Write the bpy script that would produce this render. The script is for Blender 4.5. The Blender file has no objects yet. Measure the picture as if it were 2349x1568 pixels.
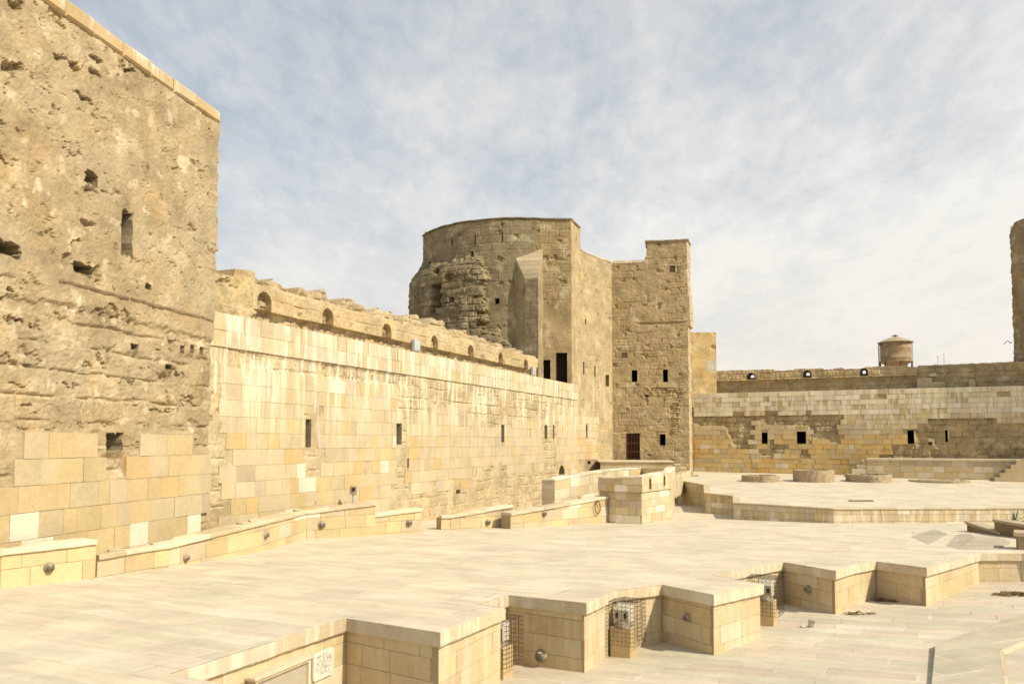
import bpy, math, random
import numpy as np
from mathutils import Vector

sc = bpy.context.scene
col = sc.collection
rnd = random.Random(7)
R = math.radians

# ---------------------------------------------------------------- camera model (photograph measured on a 2349 px wide sheet)
F = 1877.0; CXP = 1174.5; HZ = 1015.0; EYE = np.array([0, 0, 3.0]); TH = R(3.3)
PPY = HZ - F * math.tan(TH)

def ray(x, y):
    a = (x - CXP) / F; b = -(y - PPY) / F
    return np.array([a, math.cos(TH) - b * math.sin(TH), math.sin(TH) + b * math.cos(TH)])

PLAZA = lambda Y: 0.03 * (20 - Y)
TERR = lambda Y: 0.227 + 0.02 * (Y - 38)
def on_plane(x, y, c0, ky):                      # z = c0 + ky*Y
    d = ray(x, y); t = (c0 - EYE[2]) / (d[2] - ky * d[1]); return EYE + d * t
def pz(x, y): return on_plane(x, y, 0.6, -0.03)
def tz(x, y): return on_plane(x, y, 0.227 - 0.76, 0.02)
def fz(x, y, z): return on_plane(x, y, z, 0)
def at(x, y, Y):
    d = ray(x, y); return EYE + d * (Y / d[1])
def zr(ox, oy, k): return lambda x, y: ((ox + x / k) / 1.1988, (oy + y / k) / 1.1988)
A1 = zr(0, 0, 1.6677); A2 = zr(0, 700, 1.6677); A3 = zr(540, 680, 1.96); A4 = zr(1080, 560, 2.119); A5 = zr(1800, 560, 2.063)
A6 = zr(1440, 1180, 1.7071); A7 = zr(460, 1350, 2.349); A8 = zr(1400, 1200, 3.915)
B1 = zr(900, 1560, 3.915); B2 = zr(1400, 1540, 3.915); B3 = zr(1960, 1500, 3.915); B4 = zr(2416, 1360, 5.8725); B5 = zr(2416, 1560, 4.9)
B6 = zr(640, 1740, 7.34); B7 = zr(380, 1740, 7.34); B8 = zr(1960, 1220, 2.744)
C1 = zr(1100, 580, 3.1365); C2 = zr(580, 700, 3.915); C3 = zr(1560, 580, 3.136); C4 = zr(2360, 860, 5.151); C5 = zr(1480, 1040, 3.789)
C6 = zr(0, 1380, 3.3557); C7 = zr(1900, 960, 3.915)

# ---------------------------------------------------------------- noise
def h2(xi, yi, seed=0):
    xi = np.asarray(xi).astype(np.int64); yi = np.asarray(yi).astype(np.int64)
    h = (xi * 374761393 + yi * 668265263 + int(seed) * 1442695041) & 0xffffffff
    h = ((h ^ (h >> 13)) * 1274126177) & 0xffffffff
    h = ((h ^ (h >> 16)) * 2246822519) & 0xffffffff
    return ((h ^ (h >> 13)) & 0xffffff) / float(0xffffff)
def gnoise(x, y, seed=0):
    x = np.asarray(x, float); y = np.asarray(y, float)
    x0 = np.floor(x); y0 = np.floor(y); fx = x - x0; fy = y - y0
    u = fx * fx * fx * (fx * (fx * 6 - 15) + 10); v = fy * fy * fy * (fy * (fy * 6 - 15) + 10)
    def g(dx, dy):
        a = h2(x0 + dx, y0 + dy, seed) * 2 * np.pi
        return np.cos(a) * (fx - dx) + np.sin(a) * (fy - dy)
    return (g(0, 0) * (1 - u) * (1 - v) + g(1, 0) * u * (1 - v) + g(0, 1) * (1 - u) * v + g(1, 1) * u * v) * 1.5
def fbm(x, y, o=4, seed=0):
    r = 0; a = 1.0; s = 0
    for i in range(o):
        r = r + a * gnoise(x * 2 ** i, y * 2 ** i, seed + i * 17); s += a; a *= 0.55
    return r / s
def sm(x, a, b):
    t = np.clip((x - a) / (b - a), 0, 1); return t * t * (3 - 2 * t)
def masonry(S, Z, hh, ll, seed):
    w = 0.10 * gnoise(S * 0.9, Z * 0.9, seed + 3)
    q = Z / hh + w; row = np.floor(q); fzr = q - row
    l = ll * (0.8 + 0.5 * h2(row, row * 0, seed + 5))
    p = S / l + h2(row, row * 0 + 7, seed) * 5 + 0.12 * gnoise(S * 1.3, Z * 1.3, seed + 9); c = np.floor(p); fc = p - c
    d = np.minimum(np.minimum(fzr, 1 - fzr) * hh, np.minimum(fc, 1 - fc) * l)
    return h2(row, c, seed + 11), d
def inpoly(S, Z, poly):
    S = np.asarray(S, float); Z = np.asarray(Z, float); r = np.zeros(S.shape, bool); n = len(poly)
    for i in range(n):
        (x1, y1), (x2, y2) = poly[i], poly[(i + 1) % n]
        if y1 == y2: continue
        c = ((y1 > Z) != (y2 > Z)) & (S < (x2 - x1) * (Z - y1) / (y2 - y1) + x1); r ^= c
    return r
def softpoly(S, Z, poly, jit=0.12, soft=0.08, seed=0):    # 0..1 mask with a ragged edge
    acc = 0
    for k in range(5):
        a = k * 2.4; acc = acc + inpoly(S + jit * fbm(S * 2.3, Z * 2.3, 3, seed) + soft * math.cos(a), Z + jit * fbm(S * 2.3 + 9, Z * 2.3, 3, seed + 5) + soft * math.sin(a), poly)
    return acc / 5.0

# ---------------------------------------------------------------- objects
WL = {}
def thing(name, label, cat, loc=(0, 0, 0), rz=0.0, group=None):
    o = bpy.data.objects.new(name, None); col.objects.link(o); o.location = loc; o.rotation_euler = (0, 0, rz)
    o.empty_display_size = 0.3; o['label'] = label; o['category'] = cat
    if group: o['group'] = group
    WL[o.name] = np.array(loc, float); return o
def tag(o, label, cat, group=None):
    o['label'] = label; o['category'] = cat
    if group: o['group'] = group
    return o
def mk(name, V, faces, mat, parent=None, colr=None, sz=None, streak=None, smooth=False, local=False, base=None):
    V = np.asarray(V, float).reshape(-1, 3).copy()
    if parent is not None and not local: V -= WL.get(parent.name, np.zeros(3))
    loc = np.zeros(3)
    if parent is None and not local:
        loc = np.array([(V[:, 0].min() + V[:, 0].max()) / 2, (V[:, 1].min() + V[:, 1].max()) / 2, V[:, 2].min()]) if base is None else np.array(base, float)
        V -= loc
    me = bpy.data.meshes.new(name)
    if isinstance(faces, np.ndarray):
        n, k = faces.shape
        me.vertices.add(len(V)); me.vertices.foreach_set('co', V.ravel().astype(np.float32))
        me.loops.add(n * k); me.loops.foreach_set('vertex_index', faces.ravel().astype(np.int32))
        me.polygons.add(n); me.polygons.foreach_set('loop_start', np.arange(0, n * k, k, dtype=np.int32))
        me.update(calc_edges=True); me.validate()
    else:
        me.from_pydata([tuple(v) for v in V], [], [tuple(f) for f in faces])
    if smooth: me.polygons.foreach_set('use_smooth', np.ones(len(me.polygons), bool))
    else: me.polygons.foreach_set('use_smooth', np.zeros(len(me.polygons), bool))
    nv = len(me.vertices)
    if colr is not None:
        c = np.asarray(colr, float)
        if c.ndim == 1: c = np.tile(c, (nv, 1))
        a = me.attributes.new('Col', 'FLOAT_COLOR', 'POINT')
        a.data.foreach_set('color', np.concatenate([c[:, :3], np.ones((nv, 1))], 1).ravel().astype(np.float32))
    if sz is not None:
        a = me.attributes.new('sz', 'FLOAT_VECTOR', 'POINT'); a.data.foreach_set('vector', np.asarray(sz, float).ravel().astype(np.float32))
    if streak is not None:
        a = me.attributes.new('streak', 'FLOAT', 'POINT'); a.data.foreach_set('value', np.asarray(streak, float).ravel().astype(np.float32))
    me.materials.append(mat)
    o = bpy.data.objects.new(name, me); col.objects.link(o)
    if parent is not None: o.parent = parent; WL[o.name] = WL.get(parent.name, np.zeros(3)) if not local else np.zeros(3)
    else: o.location = loc; WL[o.name] = loc
    return o
def struct(o): o['kind'] = 'structure'; return o

class MB:                                              # small mesh collector for hand built pieces
    def __init__(s): s.v = []; s.f = []; s.c = []
    def add(s, vs, fs, c=None):
        n = len(s.v); s.v += [tuple(map(float, v)) for v in vs]; s.f += [tuple(i + n for i in f) for f in fs]; s.c += [c or (0.5, 0.5, 0.5)] * len(vs)
    def prism(s, pts, z0, z1, c=None, bev=0.0):        # pts: plan polygon (ccw); z0,z1 numbers or per-point lists
        n = len(pts); z0 = [z0] * n if not hasattr(z0, '__len__') else z0; z1 = [z1] * n if not hasattr(z1, '__len__') else z1
        ar = sum(pts[i][0] * pts[(i + 1) % n][1] - pts[(i + 1) % n][0] * pts[i][1] for i in range(n))
        if ar < 0: pts = pts[::-1]; z0 = z0[::-1]; z1 = z1[::-1]
        vs = [(p[0], p[1], a) for p, a in zip(pts, z0)]
        fs = [tuple(range(n))[::-1]]
        if bev:
            cx = sum(p[0] for p in pts) / n; cy = sum(p[1] for p in pts) / n
            vs += [(p[0], p[1], b - bev) for p, b in zip(pts, z1)]
            ins = []
            for p, b in zip(pts, z1):
                d = math.hypot(p[0] - cx, p[1] - cy) or 1; ins.append((p[0] - (p[0] - cx) / d * bev * 1.3, p[1] - (p[1] - cy) / d * bev * 1.3, b))
            vs += ins
            fs += [(i, (i + 1) % n, n + (i + 1) % n, n + i) for i in range(n)] + [(n + i, n + (i + 1) % n, 2 * n + (i + 1) % n, 2 * n + i) for i in range(n)] + [tuple(2 * n + i for i in range(n))]
        else:
            vs += [(p[0], p[1], b) for p, b in zip(pts, z1)]
            fs += [(i, (i + 1) % n, n + (i + 1) % n, n + i) for i in range(n)] + [tuple(n + i for i in range(n))]
        s.add(vs, fs, c)
    def box(s, c, d, rz=0, col_=None, bev=0.0):
        ca, sa = math.cos(rz), math.sin(rz); x, y, z = c
        s.prism([(x + ca * a * d[0] / 2 - sa * b * d[1] / 2, y + sa * a * d[0] / 2 + ca * b * d[1] / 2) for a, b in ((-1, -1), (1, -1), (1, 1), (-1, 1))], z - d[2] / 2, z + d[2] / 2, col_, bev)
    def tube(s, p, q, r, n=8, r2=None, c=None, cap=True):
        p = Vector(p); q = Vector(q); d = (q - p).normalized(); u = d.orthogonal().normalized(); w = d.cross(u); r2 = r if r2 is None else r2
        vs = [p + (u * math.cos(2 * math.pi * i / n) + w * math.sin(2 * math.pi * i / n)) * r for i in range(n)] + [q + (u * math.cos(2 * math.pi * i / n) + w * math.sin(2 * math.pi * i / n)) * r2 for i in range(n)]
        fs = [(i, (i + 1) % n, n + (i + 1) % n, n + i) for i in range(n)]
        if cap: fs += [tuple(range(n))[::-1], tuple(range(n, 2 * n))]
        s.add(vs, fs, c)
    def lathe(s, prof, n=32, ctr=(0, 0, 0), axis=None, jit=0.0, c=None, close=False):   # prof: (r, h)
        ctr = Vector(ctr); ax = Vector(axis or (0, 0, 1)).normalized()
        u = Vector((1, 0, 0)) if axis is None else ax.orthogonal().normalized(); w = ax.cross(u)
        vs = []; m = len(prof)
        for k, (r, h) in enumerate(prof):
            for i in range(n):
                a = 2 * math.pi * i / n; rr = r * (1 + jit * (rnd.random() - .5)); vs.append(ctr + (u * math.cos(a) + w * math.sin(a)) * rr + ax * (h + jit * .3 * (rnd.random() - .5)))
        fs = [(k * n + i, k * n + (i + 1) % n, (k + 1) * n + (i + 1) % n, (k + 1) * n + i) for k in range(m - 1) for i in range(n)]
        if close: fs += [tuple((m - 1) * n + i for i in range(n)), tuple(range(n))[::-1]]
        s.add(vs, fs, c)
    def build(s, name, mat, parent=None, smooth=False, local=False, base=None):
        return mk(name, s.v, s.f, mat, parent, s.c, smooth=smooth, local=local, base=base)

class Path:                                            # a plan line; the visible side is on the right of travel
    def __init__(s, pts, smooth=False):
        s.p = np.array([(a[0], a[1]) for a in pts], float); d = np.diff(s.p, axis=0); s.l = np.hypot(d[:, 0], d[:, 1]); s.c = np.concatenate([[0], np.cumsum(s.l)])
        s.d = d / s.l[:, None]; s.n = np.stack([s.d[:, 1], -s.d[:, 0]], 1); s.smooth = smooth; s.L = s.c[-1]
        vn = np.concatenate([s.n[:1], s.n[:-1] + s.n[1:], s.n[-1:]]); s.vn = vn / np.hypot(vn[:, 0], vn[:, 1])[:, None]
    def seg(s, S): return np.clip(np.searchsorted(s.c, np.asarray(S), 'right') - 1, 0, len(s.l) - 1)
    def pos(s, S):
        S = np.asarray(S, float); k = s.seg(S); return s.p[k] + s.d[k] * (S - s.c[k])[..., None]
    def nrm(s, S):
        S = np.asarray(S, float)
        if not s.smooth: return s.n[s.seg(S)]
        return np.stack([np.interp(S, s.c, s.vn[:, 0]), np.interp(S, s.c, s.vn[:, 1])], -1)
    def P(s, S, Z, off=0.0):
        S = np.asarray(S, float); xy = s.pos(S) + s.nrm(S) * np.broadcast_to(np.asarray(off, float), S.shape)[..., None]
        return np.concatenate([xy, np.broadcast_to(np.asarray(Z, float), S.shape)[..., None]], -1)
    def hit(s, x, y, off=0.0):
        d = ray(x, y); best = None; m = len(s.l)
        for k in range(m):
            o = s.p[k] + s.n[k] * off; u = s.d[k]; den = d[0] * u[1] - d[1] * u[0]
            if abs(den) < 1e-9: continue
            t = (o[0] * u[1] - o[1] * u[0]) / den; q = d[:2] * t - o; a = q @ u
            lo = -1e9 if k == 0 else -0.01; hi = 1e9 if k == m - 1 else s.l[k] + 0.01
            if t > 0 and lo <= a <= hi and (best is None or t < best[2]): best = (s.c[k] + a, EYE[2] + d[2] * t, t)
        return best[0], best[1]
    def shift(s, off): return Path(s.p + s.vn * off, s.smooth)
    def poly(s, zf, pts, off=0.0): return [s.hit(*zf(a, b), off) for a, b in pts]
    def rect(s, zf, xa, xb, ya, yb, off=0.0):
        (sa, za), (sb, zb) = s.hit(*zf(xa, (ya + yb) / 2), off), s.hit(*zf(xb, (ya + yb) / 2), off)
        xm = (xa + xb) / 2; _, zt = s.hit(*zf(xm, ya), off); _, z0 = s.hit(*zf(xm, yb), off)
        return (min(sa, sb), max(sa, sb), z0, zt)

def gridline(a, b, cell, marks):
    n = max(1, int(round((b - a) / cell))); g = np.linspace(a, b, n + 1)
    for m in marks:
        if a < m < b:
            i = int(np.argmin(abs(g - m)))
            if 0 < i < len(g) - 1: g[i] = m
    return np.unique(g)

def hole_outline(h, n=10):
    sa, sb, za, zb = h['r']
    if h.get('arch'):
        r = (sb - sa) / 2; c = (sa + sb) / 2; zs = zb - r * h.get('rise', 1.0)
        return [(sa, za), (sb, za)] + [(c + r * math.cos(math.pi * i / n), zs + (zb - zs) * math.sin(math.pi * i / n)) for i in range(n + 1)]
    q = [(sa, za), (sb, za), (sb, zb), (sa, zb)]
    if h.get('rag'):
        out = []; rg = random.Random(h['rs'] * 7 + 3); a = h['rag']
        for i in range(4):
            (x0, y0), (x1, y1) = q[i], q[(i + 1) % 4]
            for k in range(6):
                f = k / 6; out.append((x0 + (x1 - x0) * f + rg.uniform(-a, a) * .6, y0 + (y1 - y0) * f + rg.uniform(-a, a) * .6))
        return out
    return q

def relief(name, path, s0, s1, z0, zt, cell, disp, colf, mat, parent=None, holes=(), thick=0.6, streak=None, base=0.0, wall_of=None, zc=None):
    ztf = zt if callable(zt) else (lambda S: np.full(np.shape(S), float(zt)))
    marks_s = [m for h in holes for m in h['r'][:2]]; marks_z = [m for h in holes for m in h['r'][2:]]
    ss = gridline(s0, s1, cell, marks_s)
    if not path.smooth: ss = np.unique(np.concatenate([ss, [c for c in path.c[1:-1] if s0 < c < s1]]))
    zmax = float(np.max(ztf(ss))); zs = gridline(z0, zmax, zc or cell, marks_z)
    S, Z = np.meshgrid(ss, zs, indexing='ij'); ZT = ztf(S); Zc = np.minimum(Z, ZT)
    off = disp(S, Zc)
    for h in holes:
        sa, sb, za, zb = h['r']; dx = np.maximum(np.maximum(sa - S, S - sb), 0); dz = np.maximum(np.maximum(za - Zc, Zc - zb), 0)
        off = off * sm(np.hypot(dx, dz), 0.0, 0.18)
    off = off + base
    V = path.P(S, Zc, off); n, m = S.shape
    idx = np.arange(n * m).reshape(n, m)
    q = np.stack([idx[:-1, :-1], idx[1:, :-1], idx[1:, 1:], idx[:-1, 1:]], -1)
    cs = (S[:-1, :-1] + S[1:, 1:]) / 2; cz = (Z[:-1, :-1] + Z[1:, 1:]) / 2
    keep = ((Zc[:-1, 1:] - Zc[:-1, :-1]) > 1e-5) | ((Zc[1:, 1:] - Zc[1:, :-1]) > 1e-5)
    for h in holes: keep &= ~inpoly(cs, cz, hole_outline(h))
    Q = [q[keep]]
    C = colf(S, Zc).reshape(-1, 3); K = [V.reshape(-1, 3)]; SZ = [np.stack([S, Zc, S * 0], -1).reshape(-1, 3)]
    ST = [(streak(S, Zc) if streak else S * 0).reshape(-1)]
    # thickness: top, back, underside, two ends
    b = n * m; bt = path.P(ss, ztf(ss), -thick); bb = path.P(ss, np.full(len(ss), z0), -thick)
    K += [bt, bb]; C = np.concatenate([C, C.reshape(n, m, 3)[:, -1], C.reshape(n, m, 3)[:, 0]])
    SZ += [np.stack([ss, ztf(ss), ss * 0], -1), np.stack([ss, ss * 0 + z0, ss * 0], -1)]; ST += [ss * 0, ss * 0]
    it = b + np.arange(n); ib = b + n + np.arange(n); tf = idx[:, -1]; bf = idx[:, 0]
    thr = np.zeros(n - 1, bool)
    for h in holes:
        if h.get('through') or h.get('depth', 0.8) > thick - .02: thr |= ((ss[:-1] + ss[1:]) / 2 > h['r'][0] - cell * .6) & ((ss[:-1] + ss[1:]) / 2 < h['r'][1] + cell * .6)
    Q.append(np.stack([tf[:-1], tf[1:], it[1:], it[:-1]], -1)); Q.append(np.stack([it[:-1], it[1:], ib[1:], ib[:-1]], -1)[~thr]); Q.append(np.stack([bf[1:], bf[:-1], ib[:-1], ib[1:]], -1))
    e = b + 2 * n; cz_ = []
    for i, fl in ((0, 0), (n - 1, 1)):
        bk = path.P(np.full(m, ss[i]), Zc[i], -thick); K.append(bk); C = np.concatenate([C, C[i * m:(i + 1) * m]]); SZ.append(np.stack([Zc[i] * 0 + ss[i], Zc[i], Zc[i] * 0], -1)); ST.append(Zc[i] * 0)
        ie = e + np.arange(m); f = idx[i]; e += m
        qq = np.stack([f[:-1], f[1:], ie[1:], ie[:-1]], -1)
        if fl: qq = qq[:, ::-1]
        Q.append(qq[(Zc[i, 1:] - Zc[i, :-1]) > 1e-5])
    o = mk(name, np.concatenate(K), np.concatenate(Q), mat, parent, C, np.concatenate(SZ), np.concatenate(ST))
    # openings: lined recesses, each a part
    for h in holes:
        if not h.get('name'): continue
        ol = hole_outline(h); dpt = h.get('depth', 0.8); d2 = h.get('droop', 0.0); k = len(ol); flare = h.get('narrow', 1.0)
        c_s = sum(p[0] for p in ol) / k; c_z = sum(p[1] for p in ol) / k
        fr = [path.P(p[0], p[1], base + 0.012) for p in ol]; bk = [path.P(c_s + (p[0] - c_s) * flare, c_z + (p[1] - c_z) * flare + d2, base - dpt) for p in ol]
        fs = [(i, (i + 1) % k, k + (i + 1) % k, k + i)[::-1] for i in range(k)]
        if not h.get('through'): fs.append(tuple(range(k, 2 * k))[::-1])
        cc = h.get('col', (0.30, 0.245, 0.155))
        mk(h['name'], fr + bk, fs, h.get('mat', mat), wall_of or parent, cc)
    return o

def blocks(name, path, zs, s0, s1, lens, mat, parent=None, excl=None, colf=None, proud=0.02, joint=0.004, holes=(), streak=None, ztop=None, seed=1, jz=0.006, depth=0.09, cham=0.003, wig=0.004, breaks=()):
    r = random.Random(seed); V = []; Q = []; C = []; SZ = []; ST = []
    cor = [c for c in path.c[1:-1] if s0 < c < s1] if not path.smooth else []
    if len(path.c) > 2 and not path.smooth: depth = min(depth, 0.014)
    for k in range(len(zs) - 1):
        za, zb = zs[k], zs[k + 1]
        iv = [(s0, s1)]
        cuts = []
        for h in holes:
            a, b, c, d = h['r']
            if min(zb, d) - max(za, c) > 0.22 * (zb - za): cuts.append((a - 0.01, b + 0.01))
        for c in list(cor) + list(breaks): cuts.append((c - 0.001, c + 0.001))
        for a, b in cuts:
            nv = []
            for u, v in iv:
                if b <= u or a >= v: nv.append((u, v)); continue
                if a > u: nv.append((u, a))
                if b < v: nv.append((b, v))
            iv = nv
        for u, v in iv:
            s = u
            first = True
            while s < v - 1e-6:
                l = r.uniform(*lens)
                if first: l *= r.uniform(0.4, 1.0); first = False
                e = s + l
                if v - e < lens[0] * 0.45: e = v
                e = min(e, v); cs, cz = (s + e) / 2, (za + zb) / 2
                a_, b_ = s + joint, e - joint; s_prev = s; s = e
                if b_ - a_ < 0.03: continue
                if excl is not None and excl(cs, cz, r): continue
                zt1, zt2 = (zb, zb) if ztop is None else (min(zb, float(ztop(a_))), min(zb, float(ztop(b_))))
                if zt1 - za < 0.04 or zt2 - za < 0.04: continue
                j = joint
                qd = [(a_ + r.uniform(-wig, wig), za + j + r.uniform(-wig, wig)), (b_ + r.uniform(-wig, wig), za + j + r.uniform(-wig, wig)), (b_ + r.uniform(-wig, wig), zt2 - j + r.uniform(-wig, wig)), (a_ + r.uniform(-wig, wig), zt1 - j + r.uniform(-wig, wig))]
                p0 = (proud(cs, cz) if callable(proud) else proud) + r.uniform(-jz, jz); tl = r.uniform(-jz, jz) * 0.7
                cc = colf(cs, cz, r); n0 = len(V)
                ms = (a_ + b_) / 2; mz = (za + max(zt1, zt2)) / 2
                for (q_, o_, ins) in ((qd, -depth, 0), (qd, p0 - cham, 0), (qd, p0, cham)):
                    for i, (x, z) in enumerate(q_):
                        x2 = x + (ins if x < ms else -ins); z2 = z + (ins if z < mz else -ins)
                        V.append((x2, z2, o_ + (tl if x > ms else -tl) * (o_ > 0))); C.append(cc); ST.append(streak(cs, z2, r) if streak else 0.0)
                for i in range(4):
                    i2 = (i + 1) % 4; Q.append((n0 + i, n0 + i2, n0 + 4 + i2, n0 + 4 + i)); Q.append((n0 + 4 + i, n0 + 4 + i2, n0 + 8 + i2, n0 + 8 + i))
                Q.append((n0 + 8, n0 + 9, n0 + 10, n0 + 11))
    if not V: return None
    V = np.array(V); P = path.P(V[:, 0], V[:, 1], V[:, 2])
    return mk(name, P, np.array(Q), mat, parent, np.array(C), np.stack([V[:, 0], V[:, 1], V[:, 0] * 0 + 0.0], -1), np.array(ST))

def sweep(name, pts, zf, prof, mat, parent=None, step=0.15, colf=None, jit=0.004, seed=3, closed_ends=True, lens=(0.6, 1.3), joint=0.006):
    """stones of a coping laid end to end along a plan line; prof = (inward offset, dz) ring"""
    r = random.Random(seed); pa = Path(pts); mb = MB(); s = 0.0; m = len(prof)
    cors = list(pa.c)
    def mit(S):
        k = pa.seg(S)
        for i, c in enumerate(pa.c):
            if abs(S - c) < 1e-6 and 0 < i < len(pa.c) - 1:
                b = pa.n[i - 1] + pa.n[i]; b = b / np.hypot(*b); return b / max(0.35, b @ pa.n[i])
        return pa.n[k]
    while s < pa.L - 1e-6:
        nxt = min(c for c in cors if c > s + 1e-6); e = s + r.uniform(*lens)
        if nxt - e < lens[0] * 0.5: e = nxt
        e = min(e, nxt); a = s; b = e
        a2 = a if any(abs(a - c) < 1e-6 for c in cors[1:-1]) else a + joint; b2 = b if any(abs(b - c) < 1e-6 for c in cors[1:-1]) else b - joint
        n = max(1, int((b2 - a2) / step)); dz = r.uniform(-jit, jit); cc = colf(s, r) if colf else (0.5, 0.4, 0.25); vs = []
        for i in range(n + 1):
            S = a2 + (b2 - a2) * i / n; nn = mit(S) if i in (0, n) else pa.n[pa.seg((a2 + b2) / 2)]
            k = pa.seg((a2 + b2) / 2); p = pa.p[k] + pa.d[k] * (S - pa.c[k]); z = zf(S, p)
            w = [r.uniform(-jit, jit) * 1.6 for _ in range(2)]
            dc_ = min([abs(S - c) for c in cors[1:-1]] or [9.0])
            for j, (o, h) in enumerate(prof):
                if i not in (0, n) or dc_ > 1e-6: o = min(o, 0.06 + 0.55 * dc_)
                f = jit * 1.5 * (r.random() - .5)
                q = p - nn * (o + f); vs.append((q[0], q[1], z + h + dz + f * 0.6))
        fs = [(i * m + j, (i + 1) * m + j, (i + 1) * m + (j + 1) % m, i * m + (j + 1) % m) for i in range(n) for j in range(m)]
        fs += [tuple(range(m)), tuple(n * m + j for j in range(m))[::-1]]
        mb.add(vs, fs, cc); s = e
    return mb.build(name, mat, parent)

# ---------------------------------------------------------------- materials
def newmat(name, rough=0.92):
    m = bpy.data.materials.new(name); m.use_nodes = True; nt = m.node_tree; b = nt.nodes['Principled BSDF']; b.inputs['Roughness'].default_value = rough
    b.inputs['Specular IOR Level'].default_value = 0.25
    return m, nt, b
def N(nt, t, **kw):
    n = nt.nodes.new(t)
    for k, v in kw.items():
        if k.startswith('i_'): n.inputs[k[2:].replace('_', ' ')].default_value = v
        else: setattr(n, k, v)
    return n
def math_(nt, op, a, b=None, c=None):
    n = nt.nodes.new('ShaderNodeMath'); n.operation = op
    for i, v in enumerate((a, b, c)):
        if v is None: continue
        if isinstance(v, (int, float)): n.inputs[i].default_value = v
        else: nt.links.new(v, n.inputs[i])
    return n.outputs[0]
def mapr(nt, v, a, b, c, d):
    n = nt.nodes.new('ShaderNodeMapRange'); n.inputs[1].default_value = a; n.inputs[2].default_value = b; n.inputs[3].default_value = c; n.inputs[4].default_value = d
    nt.links.new(v, n.inputs[0]); return n.outputs[0]
def mix(nt, f, a, b, bt='MIX'):
    n = nt.nodes.new('ShaderNodeMix'); n.data_type = 'RGBA'; n.blend_type = bt
    if isinstance(f, (int, float)): n.inputs[0].default_value = f
    else: nt.links.new(f, n.inputs[0])
    for i, v in ((6, a), (7, b)):
        if isinstance(v, tuple): n.inputs[i].default_value = (*v[:3], 1)
        else: nt.links.new(v, n.inputs[i])
    return n.outputs[2]
def noise(nt, vec, scale, detail=4, rough=0.55, lac=2.0):
    n = nt.nodes.new('ShaderNodeTexNoise'); n.inputs['Scale'].default_value = scale; n.inputs['Detail'].default_value = detail; n.inputs['Roughness'].default_value = rough
    nt.links.new(vec, n.inputs['Vector']); return n.outputs['Fac']

def stone_mat(name, var=0.22, bump=0.35, bscale=14.0, pits=0.0, grain=True, stain=0.25):
    m, nt, b = newmat(name); L = nt.links
    ca = N(nt, 'ShaderNodeAttribute', attribute_name='Col').outputs['Color']; geo = N(nt, 'ShaderNodeNewGeometry').outputs['Position']
    szv = N(nt, 'ShaderNodeAttribute', attribute_name='sz').outputs['Vector']; st = N(nt, 'ShaderNodeAttribute', attribute_name='streak').outputs['Fac']
    n1 = noise(nt, geo, 1.1, 6, 0.62); n2 = noise(nt, geo, 9.0, 5, 0.65); n3 = noise(nt, geo, 46.0, 3, 0.6)
    k = math_(nt, 'MULTIPLY', mapr(nt, n1, 0.28, 0.72, 1 - var, 1 + var), mapr(nt, n2, 0.25, 0.75, 1 - var * 0.7, 1 + var * 0.7))
    k = math_(nt, 'MULTIPLY', k, mapr(nt, n3, 0.2, 0.8, 0.90, 1.10))
    vm = N(nt, 'ShaderNodeVectorMath', operation='SCALE'); L.new(ca, vm.inputs[0]); L.new(k, vm.inputs['Scale']); c = vm.outputs[0]
    # weather stains: greyer in patches
    c = mix(nt, mapr(nt, noise(nt, geo, 0.55, 7, 0.7), 0.48, 0.72, 0.0, stain), c, mix(nt, 0.75, c, (0.30, 0.25, 0.17)))
    c = mix(nt, mapr(nt, noise(nt, geo, 2.6, 6, 0.7), 0.60, 0.74, 0.0, stain * 0.9), c, (0.60, 0.53, 0.38))
    # pale lime runs
    sx = N(nt, 'ShaderNodeSeparateXYZ'); L.new(szv, sx.inputs[0]); cb = N(nt, 'ShaderNodeCombineXYZ')
    L.new(math_(nt, 'MULTIPLY', sx.outputs[0], 3.1), cb.inputs[0]); L.new(math_(nt, 'MULTIPLY', sx.outputs[1], 0.33), cb.inputs[1])
    run = mapr(nt, noise(nt, cb.outputs[0], 1.0, 5, 0.62), 0.50, 0.60, 0.0, 1.0)
    cb2 = N(nt, 'ShaderNodeCombineXYZ'); L.new(math_(nt, 'MULTIPLY', sx.outputs[0], 6.5), cb2.inputs[0]); L.new(math_(nt, 'MULTIPLY', sx.outputs[1], 0.4), cb2.inputs[1]); cb2.inputs[2].default_value = 4.7
    dark = mapr(nt, noise(nt, cb2.outputs[0], 1.0, 4, 0.6), 0.52, 0.68, 0.0, 0.55)
    c = mix(nt, math_(nt, 'MULTIPLY', dark, st), c, mix(nt, 0.6, c, (0.36, 0.27, 0.15)))
    c = mix(nt, math_(nt, 'MULTIPLY', run, st), c, (0.72, 0.655, 0.51))
    L.new(c, b.inputs['Base Color'])
    bm = math_(nt, 'ADD', math_(nt, 'MULTIPLY', noise(nt, geo, bscale, 8, 0.68), 1.0), math_(nt, 'MULTIPLY', n3, 0.25))
    if pits:
        v = N(nt, 'ShaderNodeTexVoronoi', i_Scale=7.0); L.new(geo, v.inputs['Vector'])
        pit = math_(nt, 'MULTIPLY', mapr(nt, v.outputs['Distance'], 0.05, 0.25, -1.0, 0.0), mapr(nt, noise(nt, geo, 0.9, 3), 0.45, 0.6, 0.0, pits)); bm = math_(nt, 'ADD', bm, pit)
    bn = N(nt, 'ShaderNodeBump', i_Strength=bump, i_Distance=0.05); L.new(bm, bn.inputs['Height']); L.new(bn.outputs[0], b.inputs['Normal'])
    return m

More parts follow.
